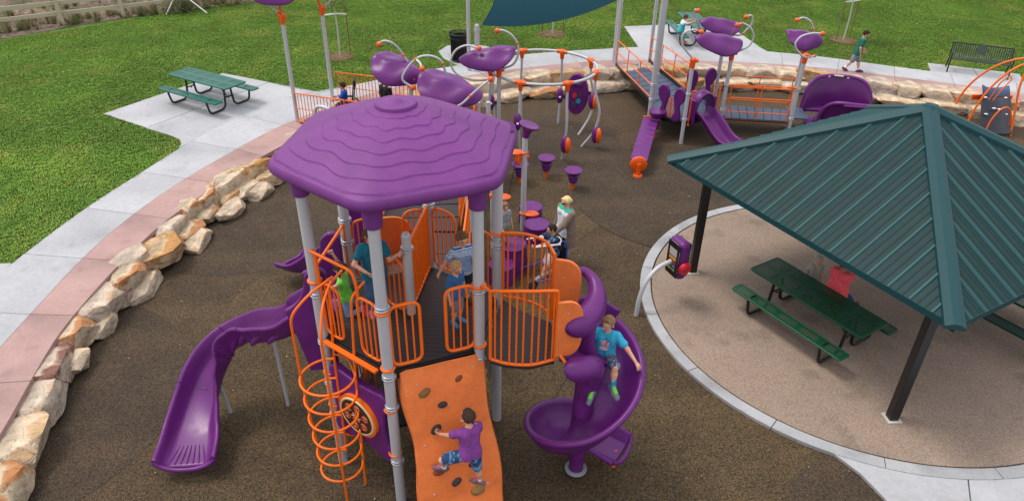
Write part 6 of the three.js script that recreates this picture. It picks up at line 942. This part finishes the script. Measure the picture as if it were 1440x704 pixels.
const slideBoy = person('boy in light blue shirt sitting at the top of the spiral slide', { H: 1.36, base: [1.27, 2.0, -7.5], pelvis: [1.26, 2.16, -7.48], face: [-.3, .95], lean: [.03, 1, .03], look: [-.6, -.1, .75], hands: { R: [.93, 2.66, -7.5], L: [1.72, 2.19, -7.12] }, feet: { R: [1.09, 1.87, -7.04], L: [1.36, 1.93, -7.08] }, knee: { R: [0, 1, .6], L: [.1, 1, .4] }, foot: { R: [-.4, -.35, .8], L: [.35, -.35, .85] }, elbow: { R: [-.2, -.2, -1], L: [.5, -.3, -.6] }, curl: { L: .5 }, palm: { L: [-.2, -1, 0], R: [0, -1, 0] }, shirt: '#2f9fc4', pants: (x, y, z) => { const n = Math.sin(x * 90) * Math.sin(y * 80 + z * 60); return C(n > .1 ? '#77809a' : '#3d4660'); }, hair: '#8b6a45', skin: SK, shoes: '#6d7478', lace: '#5fcf2a', sole: '#a8d94a', socks: '#1a86ad', sockH: .1, shortLen: .9 });
{ // round print on the shirt front
  const { pl, nk, up, F, R } = slideBoy, g = new THREE.CircleGeometry(.088, 32), p = g.attributes.position, pt = tex(128, 128, (u, v) => { const x = u - .5, y = v - .5, n = fbm(u * 8, v * 8, 3); if (Math.abs(y - .35 * x + .02) < .035 && x < .15) return [40, 36, 60]; if (x > .05 && n > .55) return [160, 70, 80]; return [205 + 30 * n, 165 + 30 * n, 175 + 30 * n]; });
  const cpt = nk.clone().lerp(pl, .42).addScaledVector(F, .104), q = new THREE.Matrix4().makeBasis(R.clone(), up.clone(), F.clone()); for (let i = 0; i < p.count; i++) p.setZ(i, -.55 * p.getX(i) ** 2 * 6 * .9); g.applyMatrix4(q); g.translate(cpt.x, cpt.y, cpt.z); g.computeVertexNormals(); part('shirt_print', g, std('#ffffff', { map: pt, roughness: .9, side: THREE.DoubleSide }), slideBoy);
}
person('toddler in blue polo shirt and grey shorts standing on the tower deck', { H: 1.0, base: [-.74, 2.45, -7.76], face: [.75, .65], look: [.75, -.3, .55], shirt: '#2f5f94', pants: '#77747c', hair: '#b28a60', skin: SK, shoes: '#0f7aa6', sole: '#dfe6ea', lean: [.03, 1, .02] });
person('boy in blue and white striped shirt on the tower deck', { H: 1.18, base: [-.67, 2.45, -8.22], face: [.45, .88], look: [.45, -.25, .85], hands: { R: [-1.0, 2.98, -8.1], L: [-.42, 3.0, -8.06] }, elbow: { R: [-.6, .1, -.7], L: [.7, .1, -.6] }, shirt: (x, y) => C(((y * 36) % 1 + 1) % 1 < .45 ? '#c9d6e2' : '#1f5c9c'), pants: '#1f2029', hair: '#6b4d34', skin: SK, shoes: '#333333' });
person('girl in lime green top kneeling at the curved slide entrance', { H: 1.06, base: [-2.28, 2.45, -8.02], pelvis: [-2.26, 2.68, -8.0], face: [-.95, .1], lean: [-.08, 1, 0], look: [-.9, -.2, -.3], hands: { R: [-2.46, 3.41, -8.16], L: [-2.55, 2.95, -7.85] }, feet: { L: [-2.02, 2.55, -7.9], R: [-2.04, 2.53, -8.08] }, knee: { L: [-1, -.3, .2], R: [-1, -.2, 0] }, foot: { L: [.5, -.6, .4], R: [.5, -.6, 0] }, shirt: '#6fd04a', sleeve: .15, pants: '#6d8aa8', long: true, hair: '#3d2818', pony: true, skin: SK, shoes: '#b03a58', curl: { R: .9 } });
person('person in teal T-shirt and jeans beside the centre post of the deck', { H: 1.42, base: [-1.84, 2.45, -7.98], face: [.35, .9], look: [.6, -.4, .6], hands: { L: [-1.48, 3.42, -7.9], R: [-1.88, 3.25, -7.72] }, elbow: { R: [-.9, -.3, 0], L: [.2, -.9, .1] }, shirt: '#0f6276', pants: '#3d5a80', long: true, hair: '#4d3424', hairLong: .5, skin: SK, shoes: '#b46a80', sleeve: .55, hem: .09 });
const wm = person('woman with blonde hair in a long taupe cardigan on the rubber', { H: 1.7, base: [1.1, 0.03, -12.95], face: [-.85, .5], look: [-.85, -.2, .45], hands: { L: [.86, .95, -12.66] }, shirt: (x, y, z) => C(y > 1.32 ? '#1fa58c' : '#cdd3dc'), sleeve: .3, pants: '#16161b', long: true, hair: '#d9bd84', bun: true, sunglasses: true, skin: '#d6a288', shoes: '#222222', girth: 1.15, hem: .07 });
{ // open cardigan, longer than the shirt
  const { J, pl, nk, up, F, R, cloth } = wm, H = 1.7, b = []; for (const k of ['L', 'R']) { const s = k === 'L' ? 1 : -1; b.push(cap(J['sh' + k], J['el' + k], .046 * H, .04 * H), cap(J['el' + k], J['el' + k].clone().lerp(J['wr' + k], .95), .04 * H, .032 * H)); const a = nk.clone().addScaledVector(up, -.06 * H).addScaledVector(R, s * .075 * H).addScaledVector(F, -.012 * H), m = pl.clone().addScaledVector(R, s * .085 * H).addScaledVector(F, -.015 * H); b.push(cap(a, m, .06 * H, .072 * H), cap(m, m.clone().add(V(0, -.2 * H, 0)), .072 * H, .08 * H)); } b.push(cap(nk.clone().addScaledVector(up, -.05 * H).addScaledVector(F, -.04 * H), pl.clone().addScaledVector(F, -.05 * H).add(V(0, -.16 * H, 0)), .06 * H, .085 * H));
  const front = pl.clone().addScaledVector(F, .055 * H); cloth('cardigan', b, .02, '#7d6a5f', (x, y, z) => { const v = V(x, y, z).sub(pl); const s = Math.abs(v.dot(R)), f = v.dot(F); return Math.max(f > 0 ? .045 * H - s : -1, (pl.y - .2 * H) - y); });
}
person('boy with dark hair in navy patterned shirt standing in the gait walker', { H: 1.3, base: [.84, 0.03, -12.5], pelvis: [.84, .62, -12.5], face: [-.9, .42], lean: [-.06, 1, .02], look: [-.95, -.15, .2], hands: { L: [.5, .86, -12.28], R: [.48, .9, -12.52] }, feet: { L: [.62, .1, -12.33], R: [.82, .1, -12.5] }, shirt: (x, y, z) => { const n = fbm(x * 20 + 40, y * 20 + z * 20 + 40, 3); return C(n > .55 ? '#5f8098' : '#1d3350'); }, pants: '#b9bcc2', hair: '#1c1512', skin: SK, shoes: '#8a8d92', socks: '#dddddd', curl: { L: .8, R: .8 } });
{
  const t = thing('gait_walker', 'blue wheeled gait walker with white arm bars around a boy', 'walker', [.8, 0.03, -12.48], rotFor([-.9, .42])), bl = std('#1d4fb0', { roughness: .35 }), blk = M.blackMetal;
  part('base_frame', pipe(roundPath([[.55, .14, .3], [-.35, .14, .34], [-.4, .14, -.34], [.55, .14, -.3]], .12), .018), bl, t); part('column', pipe(roundPath([[-.38, .14, 0], [-.36, .7, 0], [-.2, .8, 0]], .1), .02), bl, t);
  part('chest_band', (() => { const p = []; for (let k = 0; k <= 24; k++) { const a = lerp(.6, 5.68, k / 24); p.push(V(.0 + .19 * Math.cos(a), .86, .2 * Math.sin(a))); } return pipe(p, .016, 7); })(), M.white, t);
  for (const s of [-1, 1]) part('arm_bar', bar([-.1, .84, s * .2], [.48, .9, s * .17], .016), M.white, t); part('seat_strap', box(.16, .05, .14, -.02, .5, 0, .02), blk, t); part('cable', pipe(spline([[.45, .85, .17], [.55, .6, .2], [.4, .3, .28], [.55, .15, .3]], 16), .007, 5), blk, t);
  for (const [x, z, r] of [[.55, .32, .09], [.55, -.32, .09], [-.38, .36, .12], [-.38, -.36, .12]]) { const g = new THREE.TorusGeometry(r, .022, 8, 22); g.translate(x, r + .01, z); const w = part('wheel', g, std('#222226', { roughness: .7 }), t); const h = new THREE.CylinderGeometry(r * .85, r * .85, .016, 20); h.rotateX(Math.PI / 2); h.translate(x, r + .01, z); part('hub', h, std('#3a3d44'), w); }
}
person('person in a coral T-shirt and jeans seated on the shelter table bench', { base: [6.4, .06, -11.3], pelvis: [6.2, .64, -11.26], face: [.8, -.6], lean: [-.04, 1, .06], H: 1.5, look: [.6, -.3, -.5], hands: { L: [6.45, .85, -11.7], R: [6.62, .85, -11.45] }, feet: { L: [6.6, .13, -11.62], R: [6.72, .13, -11.45] }, knee: { L: [.5, 1, -.4], R: [.5, 1, -.4] }, shirt: '#ee5a64', pants: '#26406b', long: true, hair: '#1d1412', skin: '#a96f56', shoes: '#333333', girth: 1.3, hem: .06 });
person('small child with pale hair beside the person in coral', { H: .98, base: [5.98, .06, -11.85], face: [-.3, .9], look: [.4, -.2, .8], shirt: '#9a9c96', pants: '#7c766c', hair: '#a9a59a', skin: SK, shoes: '#444444' });
person('boy in green T-shirt and grey shorts walking along the back pavement', { H: 1.52, base: [11.7, U + .014, -24.55], face: [1, .12], lean: [.17, 1, .02], look: [.85, -.35, .35], feet: { L: [11.86, U + .075, -24.5], R: [11.42, U + .12, -24.6] }, knee: { L: [1, .1, 0], R: [1, .1, 0] }, foot: { R: [.85, -.45, 0] }, hands: { R: [11.72, U + .68, -24.38], L: [12.0, U + .72, -24.75] }, shirt: '#0c5f50', pants: '#77828e', hair: '#2a1c17', skin: SK, shoes: '#4d3550', sole: '#b0506a', socks: '#e0e0e0', shortLen: .95, hem: .08 });
person('boy in a white and turquoise shirt sitting at the far table', { H: 1.2, base: [6.2, U + .012, -27.4], pelvis: [6.2, U + .56, -27.45], face: [1, -.1], lean: [.3, 1, 0], look: [.9, -.2, -.2], hands: { R: [6.62, U + .92, -27.3], L: [6.62, U + .92, -27.55] }, feet: { R: [6.35, U + .07, -27.3], L: [6.4, U + .09, -27.6] }, knee: { R: [1, .3, 0], L: [1, .3, 0] }, shirt: (x, y) => C(y > .78 ? '#cfe0e2' : '#2fa3ac'), pants: '#8a7a6a', hair: '#4a3324', skin: SK, shoes: '#a06a52' });
person('boy in a royal blue shirt seated in a wheelchair on the ramp', { H: 1.2, base: [-4.75, .68, -19.1], pelvis: [-4.72, 1.2, -19.1], face: [-1, .15], look: [-1, -.2, .1], hands: { L: [-4.98, 1.32, -18.95], R: [-4.98, 1.32, -19.28] }, feet: { L: [-5.1, .85, -19.0], R: [-5.1, .85, -19.2] }, knee: { L: [-1, .6, 0], R: [-1, .6, 0] }, shirt: '#0f4fb4', pants: '#1d1f26', hair: '#2f211a', skin: SK, shoes: '#222222' });
{
  const t = thing('wheelchair', 'black wheelchair with headrest carrying a boy on the ramp', 'wheelchair', [-4.7, .7, -19.1], rotFor([-1, .15])), b = std('#141518', { roughness: .5 });
  part('seat', box(.42, .06, .42, 0, .4, 0, .02), b, t); part('backrest', (() => { const g = new RoundedBoxGeometry(.07, .6, .42, 3, .03); g.rotateZ(.15); g.translate(-.24, .72, 0); return g; })(), b, t); part('headrest', box(.07, .2, .3, -.3, 1.08, 0, .03), b, t);
  for (const s of [-1, 1]) { const g = new THREE.TorusGeometry(.28, .02, 8, 30); g.translate(-.1, .3, s * .28); const w = part('wheel', g, b, t); const sp = []; for (let k = 0; k < 8; k++) { const a = k / 8 * Math.PI * 2; sp.push(bar([-.1, .3, s * .28], [-.1 + .28 * Math.cos(a), .3 + .28 * Math.sin(a), s * .28], .004, 4)); } part('spokes', sp, M.silver, w); part('arm_rest', box(.34, .04, .06, 0, .6, s * .25, .015), b, t); const c = new THREE.TorusGeometry(.07, .018, 7, 18); c.translate(.35, .09, s * .2); part('caster', c, b, t); part('frame_tube', pipe(roundPath([[-.28, .95, s * .22], [-.24, .38, s * .22], [.3, .36, s * .22], [.4, .12, s * .16]], .08), .013, 7), M.silver, t); }
  part('foot_rest', box(.16, .02, .36, .42, .1, 0, .006), b, t);
}
person('person in black standing under the leaf sunshade on the ramp', { H: 1.5, base: [-3.45, .84, -18.35], face: [-.6, .7], look: [.2, -.6, .7], lean: [.1, 1, .12], shirt: '#17171b', sleeve: .8, pants: '#1b1c22', long: true, hair: '#3a281d', skin: SK, shoes: '#222222' });
person('child in a striped tan shirt standing on the tall stump step', { H: 1.0, base: [-.16, .63, -12.72], face: [.4, .8], shirt: (x, y) => C(((y * 26) % 1 + 1) % 1 < .5 ? '#8aa0ad' : '#7a6a5c'), pants: '#8a6a3e', hair: '#7a5a3c', skin: SK, shoes: '#444444' });
renderer.render(scene, camera);
